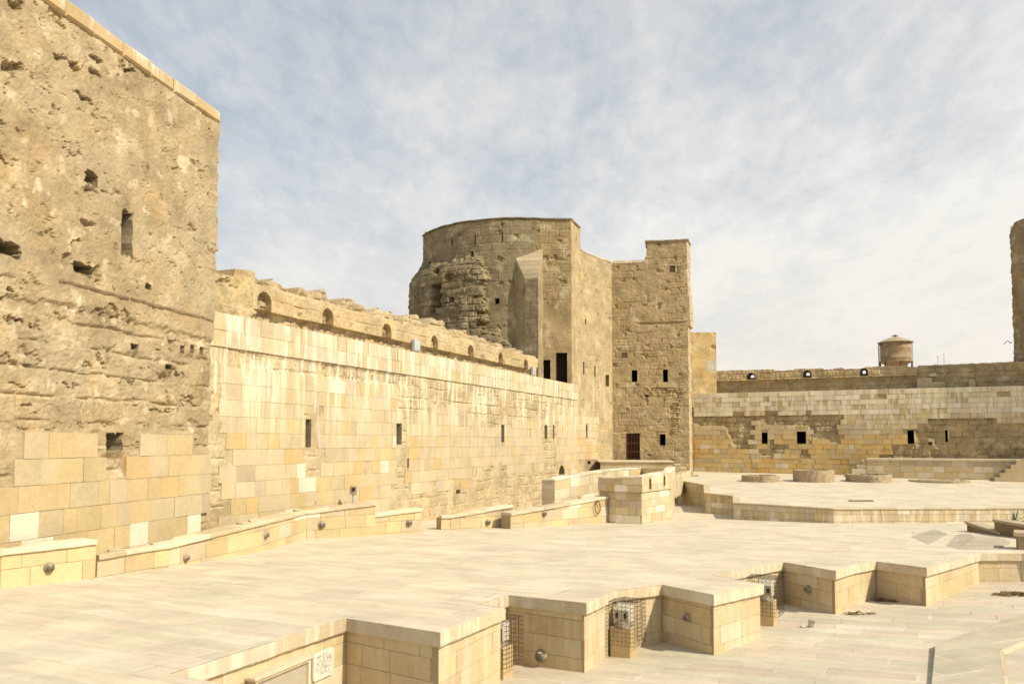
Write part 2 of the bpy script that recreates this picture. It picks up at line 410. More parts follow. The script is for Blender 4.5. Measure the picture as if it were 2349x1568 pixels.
def pave_mat(name, ang, hgt, ln, tints, seed=0.0, joint=0.012, contrast=1.0):
    m, nt, b = newmat(name, 0.85); L = nt.links
    geo = N(nt, 'ShaderNodeNewGeometry').outputs['Position']
    mp = N(nt, 'ShaderNodeMapping'); mp.inputs['Rotation'].default_value = (0, 0, -ang); L.new(geo, mp.inputs['Vector'])
    sx = N(nt, 'ShaderNodeSeparateXYZ'); L.new(mp.outputs[0], sx.inputs[0]); x, y = sx.outputs[0], sx.outputs[1]
    wob = math_(nt, 'MULTIPLY', math_(nt, 'SUBTRACT', noise(nt, geo, 0.7, 2), 0.5), 0.10)
    yr = math_(nt, 'DIVIDE', math_(nt, 'ADD', y, wob), hgt); row = math_(nt, 'FLOOR', yr); fy = math_(nt, 'FRACT', yr)
    w1 = N(nt, 'ShaderNodeTexWhiteNoise', noise_dimensions='1D'); L.new(math_(nt, 'ADD', row, 13.3 + seed), w1.inputs['W'])
    lrow = math_(nt, 'MULTIPLY', mapr(nt, w1.outputs['Value'], 0, 1, 0.75, 1.5), ln)
    xr = math_(nt, 'ADD', math_(nt, 'DIVIDE', x, lrow), math_(nt, 'MULTIPLY', w1.outputs['Value'], 37.0)); cl = math_(nt, 'FLOOR', xr); fx = math_(nt, 'FRACT', xr)
    cb = N(nt, 'ShaderNodeCombineXYZ'); L.new(row, cb.inputs[0]); L.new(cl, cb.inputs[1]); cb.inputs[2].default_value = seed
    w2 = N(nt, 'ShaderNodeTexWhiteNoise', noise_dimensions='3D'); L.new(cb.outputs[0], w2.inputs['Vector'])
    rp = N(nt, 'ShaderNodeValToRGB'); rp.color_ramp.interpolation = 'CONSTANT'
    el = rp.color_ramp.elements
    for i, (p, c_) in enumerate(tints):
        e = el[i] if i < 2 else el.new(p)
        e.position = p; e.color = (*c_, 1)
    L.new(w2.outputs['Value'], rp.inputs[0]); c = rp.outputs[0]
    s2 = N(nt, 'ShaderNodeSeparateColor'); L.new(w2.outputs['Color'], s2.inputs[0])
    ms = N(nt, 'ShaderNodeMapping'); ms.inputs['Scale'].default_value = (0.45, 3.2, 1); L.new(mp.outputs[0], ms.inputs['Vector'])
    k = math_(nt, 'MULTIPLY', mapr(nt, s2.outputs[1], 0, 1, 1 - 0.06 * contrast, 1 + 0.05 * contrast), mapr(nt, noise(nt, ms.outputs[0], 1.0, 7, 0.7), 0.28, 0.72, 0.86, 1.10))
    ck = N(nt, 'ShaderNodeVectorMath', operation='SCALE'); L.new(c, ck.inputs[0])
    k = math_(nt, 'MULTIPLY', k, mapr(nt, noise(nt, geo, 0.8, 6, 0.65), 0.3, 0.7, 0.86, 1.12)); k = math_(nt, 'MULTIPLY', k, mapr(nt, noise(nt, geo, 14, 5, 0.7), 0.25, 0.75, 0.90, 1.08))
    L.new(k, ck.inputs['Scale']); c = ck.outputs[0]
    dy = math_(nt, 'MULTIPLY', math_(nt, 'MINIMUM', fy, math_(nt, 'SUBTRACT', 1.0, fy)), hgt); dx = math_(nt, 'MULTIPLY', math_(nt, 'MINIMUM', fx, math_(nt, 'SUBTRACT', 1.0, fx)), ln)
    dj = math_(nt, 'MINIMUM', dy, dx)
    jn = mapr(nt, dj, joint * 0.5, joint * 1.3, 1.0, 0.0)
    # joints: dark open in places, pale mortar in others, or closed
    jw = noise(nt, geo, 0.55, 4, 0.7)
    c = mix(nt, math_(nt, 'MULTIPLY', jn, mapr(nt, jw, 0.48, 0.37, 0.04, 0.75)), c, (0.17, 0.135, 0.09))
    jp = mapr(nt, dj, joint * 0.8, joint * 2.6, 1.0, 0.0)
    c = mix(nt, math_(nt, 'MULTIPLY', jp, mapr(nt, jw, 0.50, 0.60, 0.0, 0.60)), c, (0.68, 0.61, 0.48))
    # scattered pale repairs and grey wear
    c = mix(nt, mapr(nt, noise(nt, geo, 1.7, 7, 0.75), 0.60, 0.72, 0.0, 0.35), c, (0.66, 0.60, 0.48))
    c = mix(nt, mapr(nt, noise(nt, geo, 0.35, 6, 0.7), 0.50, 0.72, 0.0, 0.32), c, (0.37, 0.33, 0.25))
    dn = mapr(nt, noise(nt, ms.outputs[0], 0.55, 8, 0.72), 0.53, 0.66, 0.0, 0.34); c = mix(nt, dn, c, (0.36, 0.30, 0.215))
    c = mix(nt, mapr(nt, noise(nt, geo, 3.1, 8, 0.78), 0.63, 0.70, 0.0, 0.30), c, (0.25, 0.20, 0.13))
    L.new(c, b.inputs['Base Color'])
    hgtm = math_(nt, 'SUBTRACT', math_(nt, 'ADD', math_(nt, 'MULTIPLY', noise(nt, geo, 20, 7, 0.7), 0.5), math_(nt, 'MULTIPLY', s2.outputs[0], 0.25)), math_(nt, 'MULTIPLY', jn, 0.5))
    bn = N(nt, 'ShaderNodeBump', i_Strength=0.22, i_Distance=0.02); L.new(hgtm, bn.inputs['Height']); L.new(bn.outputs[0], b.inputs['Normal'])
    return m

def plain(name, c, rough=0.6, metal=0.0, var=0.15, nscale=12, bump=0.0):
    m, nt, b = newmat(name, rough); b.inputs['Metallic'].default_value = metal; L = nt.links
    tc = N(nt, 'ShaderNodeTexCoord').outputs['Object']
    k = mapr(nt, noise(nt, tc, nscale, 5, 0.65), 0.25, 0.75, 1 - var, 1 + var); vm = N(nt, 'ShaderNodeVectorMath', operation='SCALE'); vm.inputs[0].default_value = c; L.new(k, vm.inputs['Scale']); L.new(vm.outputs[0], b.inputs['Base Color'])
    if bump:
        bn = N(nt, 'ShaderNodeBump', i_Strength=bump, i_Distance=0.02); L.new(noise(nt, tc, nscale * 3, 6, 0.7), bn.inputs['Height']); L.new(bn.outputs[0], b.inputs['Normal'])
    return m

M_ROUGH = stone_mat('eroded_stone', 0.26, 0.65, 9.0, pits=0.8, stain=0.35)
M_PLAS = stone_mat('old_plaster', 0.2, 0.45, 6.0, pits=0.7, stain=0.45)
M_BLOCK = stone_mat('cut_limestone', 0.13, 0.28, 16.0, stain=0.22)
M_CAP = stone_mat('coping_stone', 0.15, 0.30, 16.0, stain=0.30)
M_DARK = plain('dark_interior', (0.025, 0.02, 0.015), 0.95)  # near-black colour paints in the unlit depth of doorways, windows and wells
M_IRON = plain('rusty_iron', (0.16, 0.075, 0.045), 0.7, 0.3, 0.4)
M_WIRE = plain('cage_wire', (0.10, 0.075, 0.05), 0.6, 0.4, 0.3)
M_WHITE = plain('painted_white', (0.50, 0.46, 0.37), 0.6, 0, 0.25, 25)
M_GLASSY = plain('frosted_lens', (0.58, 0.53, 0.42), 0.35, 0, 0.1)
M_LAMPMET = plain('cast_aluminium', (0.28, 0.235, 0.165), 0.6, 0.2, 0.25)
M_GREYBOX = plain('grey_housing', (0.45, 0.45, 0.42), 0.5, 0.2, 0.15)
M_WOOD = plain('old_timber', (0.20, 0.14, 0.08), 0.85, 0, 0.35, 8, 0.4)

def pick(r, *cs):
    w = [c[0] for c in cs]; c = r.choices(cs, w)[0][1]; k = r.uniform(0.93, 1.06); return (c[0] * k, c[1] * k * r.uniform(.985, 1.015), c[2] * k * r.uniform(.95, 1.05))
CREAM = (0.495, 0.408, 0.268); YEL = (0.500, 0.393, 0.222); ORA = (0.498, 0.368, 0.185); PALE = (0.555, 0.475, 0.335); WHT = (0.68, 0.62, 0.49); GRY = (0.41, 0.34, 0.23); TAN = (0.45, 0.35, 0.20)

# ================================================================ SETTING: ground, plaza, terrace, lower floor
PA = math.atan2(0.47, -0.88)
tint_a = [(0.0, (0.560, 0.497, 0.385)), (0.30, (0.570, 0.488, 0.385)), (0.52, (0.545, 0.493, 0.375)), (0.72, (0.580, 0.505, 0.385)), (0.95, (0.61, 0.55, 0.44))]
M_PAVE = pave_mat('plaza_paving', PA, 0.46, 1.05, tint_a, 2.0)
M_PAVE2 = pave_mat('terrace_paving', PA, 0.40, 0.75, tint_a, 9.0)
M_PAVE3 = pave_mat('lower_paving', PA, 0.50, 1.15, [(0.0, (0.505, 0.45, 0.35)), (0.3, (0.51, 0.43, 0.34)), (0.55, (0.485, 0.445, 0.34)), (0.75, (0.52, 0.455, 0.35)), (0.94, (0.57, 0.51, 0.41))], 5.0, contrast=1.1)
M_RAMP = pave_mat('ramp_paving', PA, 0.5, 1.2, [(0.0, (0.42, 0.37, 0.29)), (0.4, (0.40, 0.33, 0.255)), (0.7, (0.38, 0.35, 0.27))], 7.0)
M_GROUND = plain('dusty_ground', (0.42, 0.35, 0.24), 0.95, 0, 0.2, 0.2)

g = MB(); g.add([(-4000, -4000, -3.2), (4000, -4000, -3.2), (4000, 4000, -3.2), (-4000, 4000, -3.2)], [(0, 1, 2, 3)]); struct(g.build('ground', M_GROUND))

# outline of the retaining wall's cap, left to right
bdir = np.array([0.484, 0.875])
OUT_PX = [(423, 1535.6), (795.5, 1417.4), (1010.3, 1450.5), (1158.8, 1393.0), (1102.4, 1384.0), (1167.0, 1364.0), (1345.1, 1382.6), (1409.2, 1354.6), (1518.3, 1340.4), (1637.7, 1363.5), (1752.2, 1338.6), (1632, 1317.0), (1797.9, 1288.5), (1917.3, 1308.8), (1964.2, 1295.0), (2010.4, 1287.0), (2126.0, 1301.5), (2249.7, 1268.7), (2343, 1268.9)]
OUT = [pz(*p)[:2] for p in OUT_PX]
# the pier at the lower left corner of the frame, mostly below it
b_ = np.array(OUT[0]); adir = np.array([-0.871, 0.49]); OUT = [b_ + (-bdir) * 0.2 - adir * 0 + np.array([0, 0])] + OUT[1:]
q0 = np.array(OUT[0]); r0 = q0 - adir * 1.25; f0 = r0 - bdir * 2.0; l0 = f0 + adir * 1.9
OUT = [l0 - bdir * 6, l0, f0, r0] + OUT
e_ = np.array(OUT[-1]); OUT += [e_ - adir * 1.3, e_ - adir * 1.3 + bdir * 1.8, e_ - adir * 6 + bdir * 3.0]
# plaza sheet
mb = MB(); front = [(p[0], p[1], PLAZA(p[1])) for p in OUT]
back = [(30, 45), (30, 75), (-25, 75), (-25, 2)]
vs = front + [(p[0], p[1], PLAZA(p[1])) for p in back]
mb.add(vs, [tuple(range(len(vs)))]); pl = struct(mb.build('plaza', M_PAVE))
import bmesh
bm = bmesh.new(); bm.from_mesh(pl.data); bmesh.ops.triangulate(bm, faces=bm.faces[:], ngon_method='EAR_CLIP'); bmesh.ops.recalc_face_normals(bm, faces=bm.faces[:])
if sum(f.normal.z for f in bm.faces) < 0: bmesh.ops.reverse_faces(bm, faces=bm.faces[:])
bm.to_mesh(pl.data); bm.free()
# lower floor
def lowz(X, Y): return -1.02 - 0.03 * (np.asarray(Y) - 16) + 0.035 * (np.asarray(X) - 4)
gx, gy = np.meshgrid(np.linspace(-12, 40, 209), np.linspace(-4, 40, 177), indexing='ij'); ii = np.arange(gx.size).reshape(gx.shape)
V = np.stack([gx, gy, lowz(gx, gy)], -1).reshape(-1, 3)
zN = -0.77; f3 = lambda x, y: fz(x, y, zN)[:2]
Q1 = f3(2303, 1495); Q2 = f3(2349, 1474.5); dq = (Q2 - Q1) / np.hypot(*(Q2 - Q1)); Qe = Q1 + dq * 12; Q3 = f3(2317, 1568); dq3 = (Q3 - Q1) / np.hypot(*(Q3 - Q1)); Qf = Q1 + dq3 * 8
well_cut = [tuple(Qf), tuple(Q1), tuple(Qe), (Qe[0] + 8, Qe[1] - 14), (Qf[0] + 4, Qf[1] - 2)]
qf = np.stack([ii[:-1, :-1], ii[1:, :-1], ii[1:, 1:], ii[:-1, 1:]], -1).reshape(-1, 4)
qc = V[qf].mean(1); qf = qf[~inpoly(qc[:, 0] - .3, qc[:, 1] + .3, well_cut)]
struct(mk('lower_floor', V, qf, M_PAVE3))

# retaining wall: faced body and cap
CAP = [(0.05, 0.004), (0.02, 0.003), (0.0, -0.016), (0.002, -0.20), (0.02, -0.22), (0.12, -0.22)]
def capcol(s, r): return pick(r, (5, (0.53, 0.45, 0.32)), (3, (0.555, 0.48, 0.35)), (2, (0.51, 0.42, 0.285)))
rw = thing('retaining_wall', 'zigzag stone retaining wall in the foreground with square piers and a thick overhanging cap', 'wall', (2.0, 15.0, -1.1))
op = Path(OUT); wp = Path([p - np.array(op.vn[i]) * 0.065 / max(0.4, float(op.vn[i] @ op.n[min(i, len(op.n) - 1)])) for i, p in enumerate(np.array(OUT))])
sweep('cap', OUT, lambda S, p: PLAZA(p[1]), CAP, M_CAP, rw, 0.09, capcol, 0.006, 5, lens=(1.2, 2.0), joint=0.0015)
wtop = lambda S: PLAZA(wp.pos(S)[..., 1]) - 0.215
relief('core', wp, 0, wp.L, -1.9, wtop, 0.5, lambda S, Z: S * 0 - 0.012, lambda S, Z: np.stack([S * 0 + .34, S * 0 + .27, S * 0 + .16], -1), M_BLOCK, rw, thick=0.02)
fcol = lambda s, z, r: pick(r, (6, (0.525, 0.42, 0.255)), (4, (0.535, 0.435, 0.275)), (3, (0.515, 0.40, 0.23)), (0.5, PALE), (0.2, WHT))
cuts = [(0, 1, 'wall_section'), (1, 3, 'pier'), (3, 5, 'wall_section'), (5, 7, 'pier'), (7, 9, 'wall_section'), (9, 11, 'pier'), (11, 12, 'wall_section'), (12, 14, 'pier'), (14, 16, 'wall_section'), (16, 18, 'pier'), (18, 19, 'wall_section'), (19, 21, 'pier'), (21, 22, 'wall_section'), (22, len(wp.c) - 1, 'pier')]
for k, (i0, i1, nm) in enumerate(cuts):
    blocks(nm, wp, [-2.0, -1.55, -1.22, -0.86, -0.52, -0.18, 0.4], float(wp.c[i0]), float(wp.c[i1]), (0.55, 1.0), M_BLOCK, rw, None, fcol, 0.0, 0.0035, ztop=wtop, seed=120 + k, jz=0.003, depth=0.1, cham=0.003, wig=0.002, streak=lambda s, z, r: 0.25)

# terrace
TF_PX = [(1500, 1135), (1545, 1139), (1563, 1155), (1618, 1163), (1617, 1178), (1683, 1183), (1683, 1190), (1912, 1199), (2349, 1198)]
TFP = [pz(1543, 1146)[:2], pz(1556, 1155)[:2], pz(1616, 1163)[:2], pz(1617, 1175.5)[:2], pz(1683, 1180)[:2], pz(1683, 1190.5)[:2], pz(1912, 1199.5)[:2], pz(2349, 1198.5)[:2], pz(2700, 1198)[:2]]
tw = Path(TFP)
def ttop(S): return TERR(tw.pos(S)[..., 1])
vs = [(p[0], p[1], TERR(p[1])) for p in TFP] + [(p[0], p[1], TERR(p[1])) for p in ((45, 38), (45, 70), (3, 70), (4.5, 45))]
mb = MB(); mb.add(vs, [tuple(range(len(vs)))]); te = struct(mb.build('terrace', M_PAVE2))
bm = bmesh.new(); bm.from_mesh(te.data); bmesh.ops.triangulate(bm, faces=bm.faces[:], ngon_method='EAR_CLIP'); bmesh.ops.recalc_face_normals(bm, faces=bm.faces[:])
if sum(f.normal.z for f in bm.faces) < 0: bmesh.ops.reverse_faces(bm, faces=bm.faces[:])
bm.to_mesh(te.data); bm.free()
tt = thing('terrace_wall', 'low pale stone wall stepping along the front of the raised terrace beyond the plaza', 'wall', (float(tw.p[5][0]), float(tw.p[5][1]), -0.6))
relief('core', tw, 0, tw.L, -1.2, lambda S: ttop(S) - 0.06, 0.5, lambda S, Z: S * 0 - 0.02, lambda S, Z: np.stack([S * 0 + .34, S * 0 + .27, S * 0 + .16], -1), M_BLOCK, tt, thick=0.3)
blocks('stone_facing', tw, [-1.1, -0.80, -0.40, -0.10, 0.16, 0.6], 0, tw.L, (0.4, 0.85), M_BLOCK, tt, None, lambda s, z, r: pick(r, (4, PALE), (4, CREAM), (4, (0.54, 0.43, 0.24)), (1, YEL), (0.7, WHT), (0.8, TAN)), 0.0, 0.005, ztop=lambda S: ttop(S) - 0.06, seed=4, streak=lambda s, z, r: 0.6)
sweep('cap', TFP, lambda S, p: TERR(p[1]), [(0.3, 0.004), (-0.03, 0.004), (-0.04, -0.01), (-0.04, -0.06), (0.05, -0.06)], M_CAP, tt, 0.3, lambda s, r: pick(r, (3, PALE), (3, CREAM)), 0.003, 8, lens=(0.9, 1.6))

def add_runs(o, k):
    me = o.data; n = len(me.vertices); v = np.empty(n * 3, np.float32); me.vertices.foreach_get('co', v); v = v.reshape(-1, 3)
    a = me.attributes.new('sz', 'FLOAT_VECTOR', 'POINT'); a.data.foreach_set('vector', np.stack([v[:, 0] * 1.1 + v[:, 1] * 0.9, v[:, 2] * 1.0, v[:, 2] * 0], -1).ravel().astype(np.float32))
    a = me.attributes.new('streak', 'FLOAT', 'POINT'); a.data.foreach_set('value', np.full(n, k, np.float32))
for o_ in list(rw.children):
    if o_.name.split('.')[0] == 'cap': add_runs(o_, 0.55)
# ================================================================ LEFT CURTAIN WALL
LX = lambda Y: -19.94 + 0.4267 * Y
LW = Path([(LX(24.0), 24.0), (LX(57.6), 57.6)])
c0 = LW.p[1].copy()
LTOP = 7.05
lw = thing('curtain_wall', 'long sunlit left wall of cream blocks with pale lime runs below its broken parapet', 'wall', (float(LX(40)), 40, -0.6))
lw_holes = []
for (xa, xb, ya, yb, ar, dp) in ((588, 617, 925, 1075, 0, .9), (1078, 1106, 938, 1060, 1, .9), (1643, 1659, 955, 1048, 0, .9), (1876, 1891, 955, 1030, 1, .8), (1921, 1929, 955, 1030, 0, .6), (1136, 1145, 1135, 1185, 0, .3), (1400, 1422, 1305, 1325, 0, .25)):
    h = dict(r=LW.rect(A3, xa, xb, ya, yb), name='slit_window', depth=dp, arch=ar, rise=0.5); lw_holes.append(h)
zA3 = lambda pts: LW.poly(A3, pts)
lw_holes.append(dict(r=LW.rect(C5, 215, 275, 905, 1000), name='niche', depth=0.6, arch=1))
ROUGHP = [
    zA3([(215, 552), (700, 628), (1135, 690), (1135, 748), (1085, 745), (640, 690), (245, 642)]),
    zA3([(-80, 560), (128, 625), (165, 820), (130, 990), (150, 1160), (128, 1300), (158, 1480), (160, 1560), (-80, 1560)]),
    zA3([(1088, 690), (1138, 700), (1148, 900), (1130, 1100), (1145, 1300), (1140, 1420), (1068, 1420), (1078, 1100), (1095, 820)]),
    zA3([(585, 850), (660, 850), (660, 1015), (655, 1220), (588, 1220)]), zA3([(580, 1308), (655, 1308), (655, 1390), (580, 1390)]),
    zA3([(1140, 1316), (1446, 1272), (1450, 1225), (1612, 1165), (1625, 1150), (1675, 1140), (1680, 1228), (1880, 1200), (1885, 1125), (1940, 1115), (1945, 1225), (2300, 1210), (2300, 1500), (1060, 1560)]),
    zA3([(1135, 700), (1660, 768), (2045, 815), (2060, 870), (1690, 950), (1660, 960), (1500, 940), (1420, 850), (1140, 885)]),
    zA3([(1865, 830), (1940, 830), (1945, 1120), (1870, 1120)]),
]
def lw_rough(S, Z): 
    r = 0
    for i, p in enumerate(ROUGHP): r = np.maximum(r, softpoly(S, Z, p, 0.10, 0.05, 40 + i))
    return r
def lw_disp(S, Z):
    rr, d = masonry(S, Z, 0.5, 0.8, 31); R_ = lw_rough(S, Z)
    n = fbm(S * 1.5, Z * 1.5, 5, 2); fine = fbm(S * 6, Z * 6, 3, 8)
    rough = 0.03 + 0.045 * n + 0.02 * fine + 0.03 * (rr - .5) - 0.05 * np.exp(-(d / 0.03) ** 2) * (h2(np.floor(S), np.floor(Z), 5) > .35) - 0.10 * sm(fbm(S * 2.2, Z * 2.2, 3, 77), 0.38, 0.55)
    strip = softpoly(S, Z, ROUGHP[0], .05, .05, 3)
    rough = rough - 0.07 * strip * (0.7 + n)
    return -0.016 * (1 - R_) + (rough - 0.035) * R_
def stonecol(base, amt=0.16, seed=0):
    base = np.array(base)
    def f(S, Z):
        a = fbm(S * 0.7, Z * 0.7, 4, seed + 1); b = fbm(S * 3.1, Z * 3.1, 3, seed + 2); k = 1 + amt * a * 1.6 + amt * b * 0.8
        rr, d = masonry(S, Z, 0.5, 0.8, 31 + seed); k = k * (0.94 + 0.12 * rr)
        c = base[None, None, :] * k[..., None]; w = sm(fbm(S * 0.9 + 30, Z * 0.9, 4, seed + 7), 0.16, 0.36)[..., None] * 0.35
        o = sm(fbm(S * 0.5 + 60, Z * 0.5, 3, seed + 9), 0.15, 0.4)[..., None] * 0.5
        c = c * (1 - w) + np.array([0.60, 0.52, 0.35]) * w; return c * (1 - o) + c * np.array([1.06, 0.96, 0.80]) * o
    return f
lwst = lambda S, Z: 0.9 * sm(Z, 2.2, 5.6)
relief('wall', LW, 0, LW.L, -1.4, LTOP - 0.03, 0.055, lw_disp, stonecol((0.44, 0.355, 0.22), 0.18, 1), M_ROUGH, lw, lw_holes, 2.4, lwst, wall_of=lw)
LROWS = [LTOP - 0.53 * 2 - 0.60 - 0.52 * i for i in range(13)][::-1]
def lw_ex(s, z, r): return any(inpoly(np.array(s + (r.gauss(0, .3) if i_ > 3 else 0)), np.array(z + (r.gauss(0, .15) if i_ > 3 else 0)), p) for i_, p in enumerate(ROUGHP)) or (r.random() < 0.012)
def lw_col(s, z, r):
    q = max(0, min(1, (4.0 - z) / 3.5)) * max(0.0, min(1, (22 - s) / 14))
    if r.random() < 0.014: return tuple(np.array(WHT) * r.uniform(.86, .96))
    if r.random() < 0.012: return GRY
    return pick(r, (3 - 1.6 * q, CREAM), (2.6, (0.492, 0.402, 0.258)), (0.35 + 2.6 * q, (0.505, 0.388, 0.208)), (1.3 * q, (0.505, 0.365, 0.175)), (0.45, (0.525, 0.44, 0.30)))
blocks('stone_facing', LW, LROWS, 0.3, LW.L, (0.45, 1.05), M_BLOCK, lw, lw_ex, lw_col, 0.004, 0.0035, lw_holes, lambda s, z, r: 0.62 * float(sm(z, 1.6, 5.3)), seed=3, jz=0.004)
blocks('top_courses', LW, [LTOP - 1.06, LTOP - 0.53, LTOP], 0.0, LW.L, (0.55, 1.1), M_BLOCK, lw, None, lambda s, z, r: pick(r, (3, CREAM), (3, PALE), (1, (0.52, 0.42, 0.25))), 0.045, 0.0035, (), lambda s, z, r: 1.0, seed=9, jz=0.012, depth=0.5)

# parapet behind the wall walk
PP = LW.shift(-1.36)
BZ = []
ptop_px = [(460, 310), (700, 378), (1160, 492), (1690, 632), (2100, 752)]
bt = [PP.hit(*C2(a, b), 0.26) for a, b in ptop_px] + [PP.hit(*A3(1270, 430), 0.26), PP.hit(*A3(1500, 500), 0.26), PP.hit(*A3(1840, 600), 0.26)]
bb = [PP.hit(*C2(a, b), 0.26) for a, b in ((490, 588), (1190, 740), (1830, 888))] + [PP.hit(*A3(1250, 535), 0.26), PP.hit(*A3(1460, 580), 0.26), PP.hit(*A3(1835, 665), 0.26)]
def interp(pts):
    x = np.array([p[0] for p in pts]); y = np.array([p[1] for p in pts]); o = np.argsort(x); x, y = x[o], y[o]
    return lambda S: np.interp(S, x, y)
BT = interp(bt); BB = interp(bb); bs0 = bt[0][0]; bs1 = bt[-1][0]
ZB = float(np.median([p[1] for p in bb])); ZT_ = float(np.median([p[1] for p in bt]))
print('parapet', bs0, bs1, 'bottoms', [round(p[1], 2) for p in bb], 'tops', [round(p[1], 2) for p in bt])
def beamtop(S): return BT(S) + 0.09 * fbm(S * 1.2, S * 0, 4, 6) - 0.26 * sm(fbm(S * 0.35 + 4, S * 0 + 2, 3, 61), 0.25, 0.5)
nich = []
for zf, xa, xb, ya, yb in ((C2, 500, 650, 400, 608), (C2, 1200, 1318, 578, 735), (C2, 1845, 1942, 740, 880), (A3, 1265, 1301, 475, 546), (A3, 1463, 1495, 525, 572), (A3, 1628, 1651, 566, 612), (A3, 1766, 1786, 603, 640)):
    r_ = PP.rect(zf, xa, xb, ya, yb, 0.26); nich.append(dict(r=(r_[0], r_[1], ZB + 0.02, r_[3]), name='niche', depth=0.75, arch=1, droop=0.0, col=(0.44, 0.34, 0.19)))
def par_disp(S, Z):
    rr, d = masonry(S, Z, 0.45, 0.9, 8); return 0.05 * fbm(S * 1.4, Z * 1.4, 4, 12) + 0.02 * fbm(S * 6, Z * 6, 3, 13) + 0.03 * (rr - .5) - 0.03 * np.exp(-(d / .025) ** 2) - 0.16 * sm(fbm(S * 1.1, Z * 0.4, 3, 90), 0.2, 0.5) * sm(ZB + 0.28 - Z, 0, 0.22)
relief('parapet_beam', PP, bs0, bs1, ZB, beamtop, 0.05, par_disp, stonecol((0.47, 0.365, 0.215), 0.16, 14), M_ROUGH, lw, nich, 0.55, None, base=0.26, wall_of=lw)
def rubtop(S):
    q = S - bs0; u = q / 2.6; k = np.floor(u); f = u - k; m = sm(f, 0.03, 0.16) * (1 - sm(f, 0.62, 0.98) * 0.85) * (0.6 + 0.4 * h2(k, k * 0, 3))
    return BT(S) + 0.02 + 0.58 * m * (1 - 0.5 * sm(S, 18, 32)) * (0.8 + 0.9 * fbm(S * 1.1, S * 0 + 5, 3, 27)) + 0.22 * fbm(S * 2, S * 0, 4, 22)
def rub_disp(S, Z):
    rr, d = masonry(S, Z, 0.28, 0.45, 18); return 0.10 * fbm(S * 2, Z * 2, 4, 25) + 0.09 * (rr - .5) - 0.07 * np.exp(-(d / .03) ** 2)
relief('parapet_rubble', PP, bs0 - 0.5, bs1 + 0.2, LTOP - 0.3, rubtop, 0.06, rub_disp, stonecol((0.42, 0.335, 0.21), 0.2, 23), M_ROUGH, lw, (), 0.9)
# left stub of the parapet beside the tower
st1 = PP.hit(*C2(395, 300), 0.26); st0 = PP.hit(*C2(20, 300), 0.26)
stz = interp([(st0[0] - 2, PP.hit(*C2(20, 205), .26)[1]), PP.hit(*C2(245, 235), .26), (PP.hit(*C2(246, 235), .26)[0] + .001, PP.hit(*C2(246, 150), .26)[1]), PP.hit(*C2(395, 165), .26)])
def stub_disp(S, Z): return 0.07 * fbm(S * 1.5, Z * 1.5, 4, 51) + 0.04 * fbm(S * 5, Z * 5, 3, 52) + 0.12 * (Z < LTOP + 0.55) - 0.14 * sm(fbm(S * 1.3, Z * 1.6, 4, 54), 0.2, 0.4)
relief('parapet_stub', PP, st0[0] - 1.5, bs0 + 0.05, LTOP - 0.2, lambda S: stz(S), 0.07, stub_disp, stonecol((0.45, 0.36, 0.21), 0.16, 53), M_ROUGH, lw, (), 0.8, base=0.25)

# ================================================================ NEAR LEFT TOWER
NTr = np.array(at(488, 900, 24.6)[:2]); nd = np.array([0.1936, 0.981])
NT = Path([NTr - nd * 14.0, NTr])
nt_top = NT.hit(505, 258)[1]
nt = thing('square_tower', 'tall eroded stone tower at the left edge, patched with yellow blocks at its foot', 'tower', (float(NTr[0] - 2), float(NTr[1] - 6), -0.6))
zA1 = lambda pts: NT.poly(A1, pts); zA2 = lambda pts: NT.poly(A2, pts)
def HH(zf, xa, xb, ya, yb, name='window', depth=0.9, **k): return dict(r=NT.rect(zf, xa, xb, ya, yb), name=name, depth=depth, **k)
nt_holes = [HH(A1, 388, 446, 790, 845), HH(A1, 556, 606, 965, 1172, 'window', 0.8), HH(A1, 335, 420, 1210, 1255, 'window', 0.9), HH(A1, 665, 692, 1300, 1326, 'putlog_hole', 0.5), HH(A1, -60, 95, 1102, 1165, 'window', 0.9),
            HH(A2, 486, 562, 815, 905, 'window', 1.0), HH(A2, 757, 790, 503, 525, 'putlog_hole', .35), HH(A2, 826, 844, 416, 448, 'putlog_hole', .25), HH(A2, 872, 888, 412, 446, 'putlog_hole', .25), HH(A2, 916, 930, 422, 455, 'putlog_hole', .25), HH(A2, 600, 632, 408, 435, 'putlog_hole', .35)]
for k_, h_ in enumerate(nt_holes): h_['rag'] = 0.07 if h_['name'] == 'window' else 0.03; h_['rs'] = k_
ASH = zA2([(-900, 1045), (0, 1055), (60, 1050), (60, 818), (414, 812), (416, 928), (448, 925), (448, 1015), (610, 1008), (612, 905), (665, 900), (668, 815), (896, 812), (897, 897), (965, 893), (965, 1160), (905, 1170), (905, 1420), (-900, 1420)])
lath = NT.poly(A2, [(275, 118), (970, 292)])
crack = NT.poly(A2, [(0, 190), (250, 215), (420, 250), (700, 318), (965, 385)])
CR = interp(crack)
def spots(zf, lst):
    out = []
    for (x, y, rx, ry, d) in lst:
        c = NT.hit(*zf(x, y)); e = NT.hit(*zf(x + rx, y)); f = NT.hit(*zf(x, y - ry)); out.append((c[0], c[1], abs(e[0] - c[0]), abs(f[1] - c[1]), d))
    return out
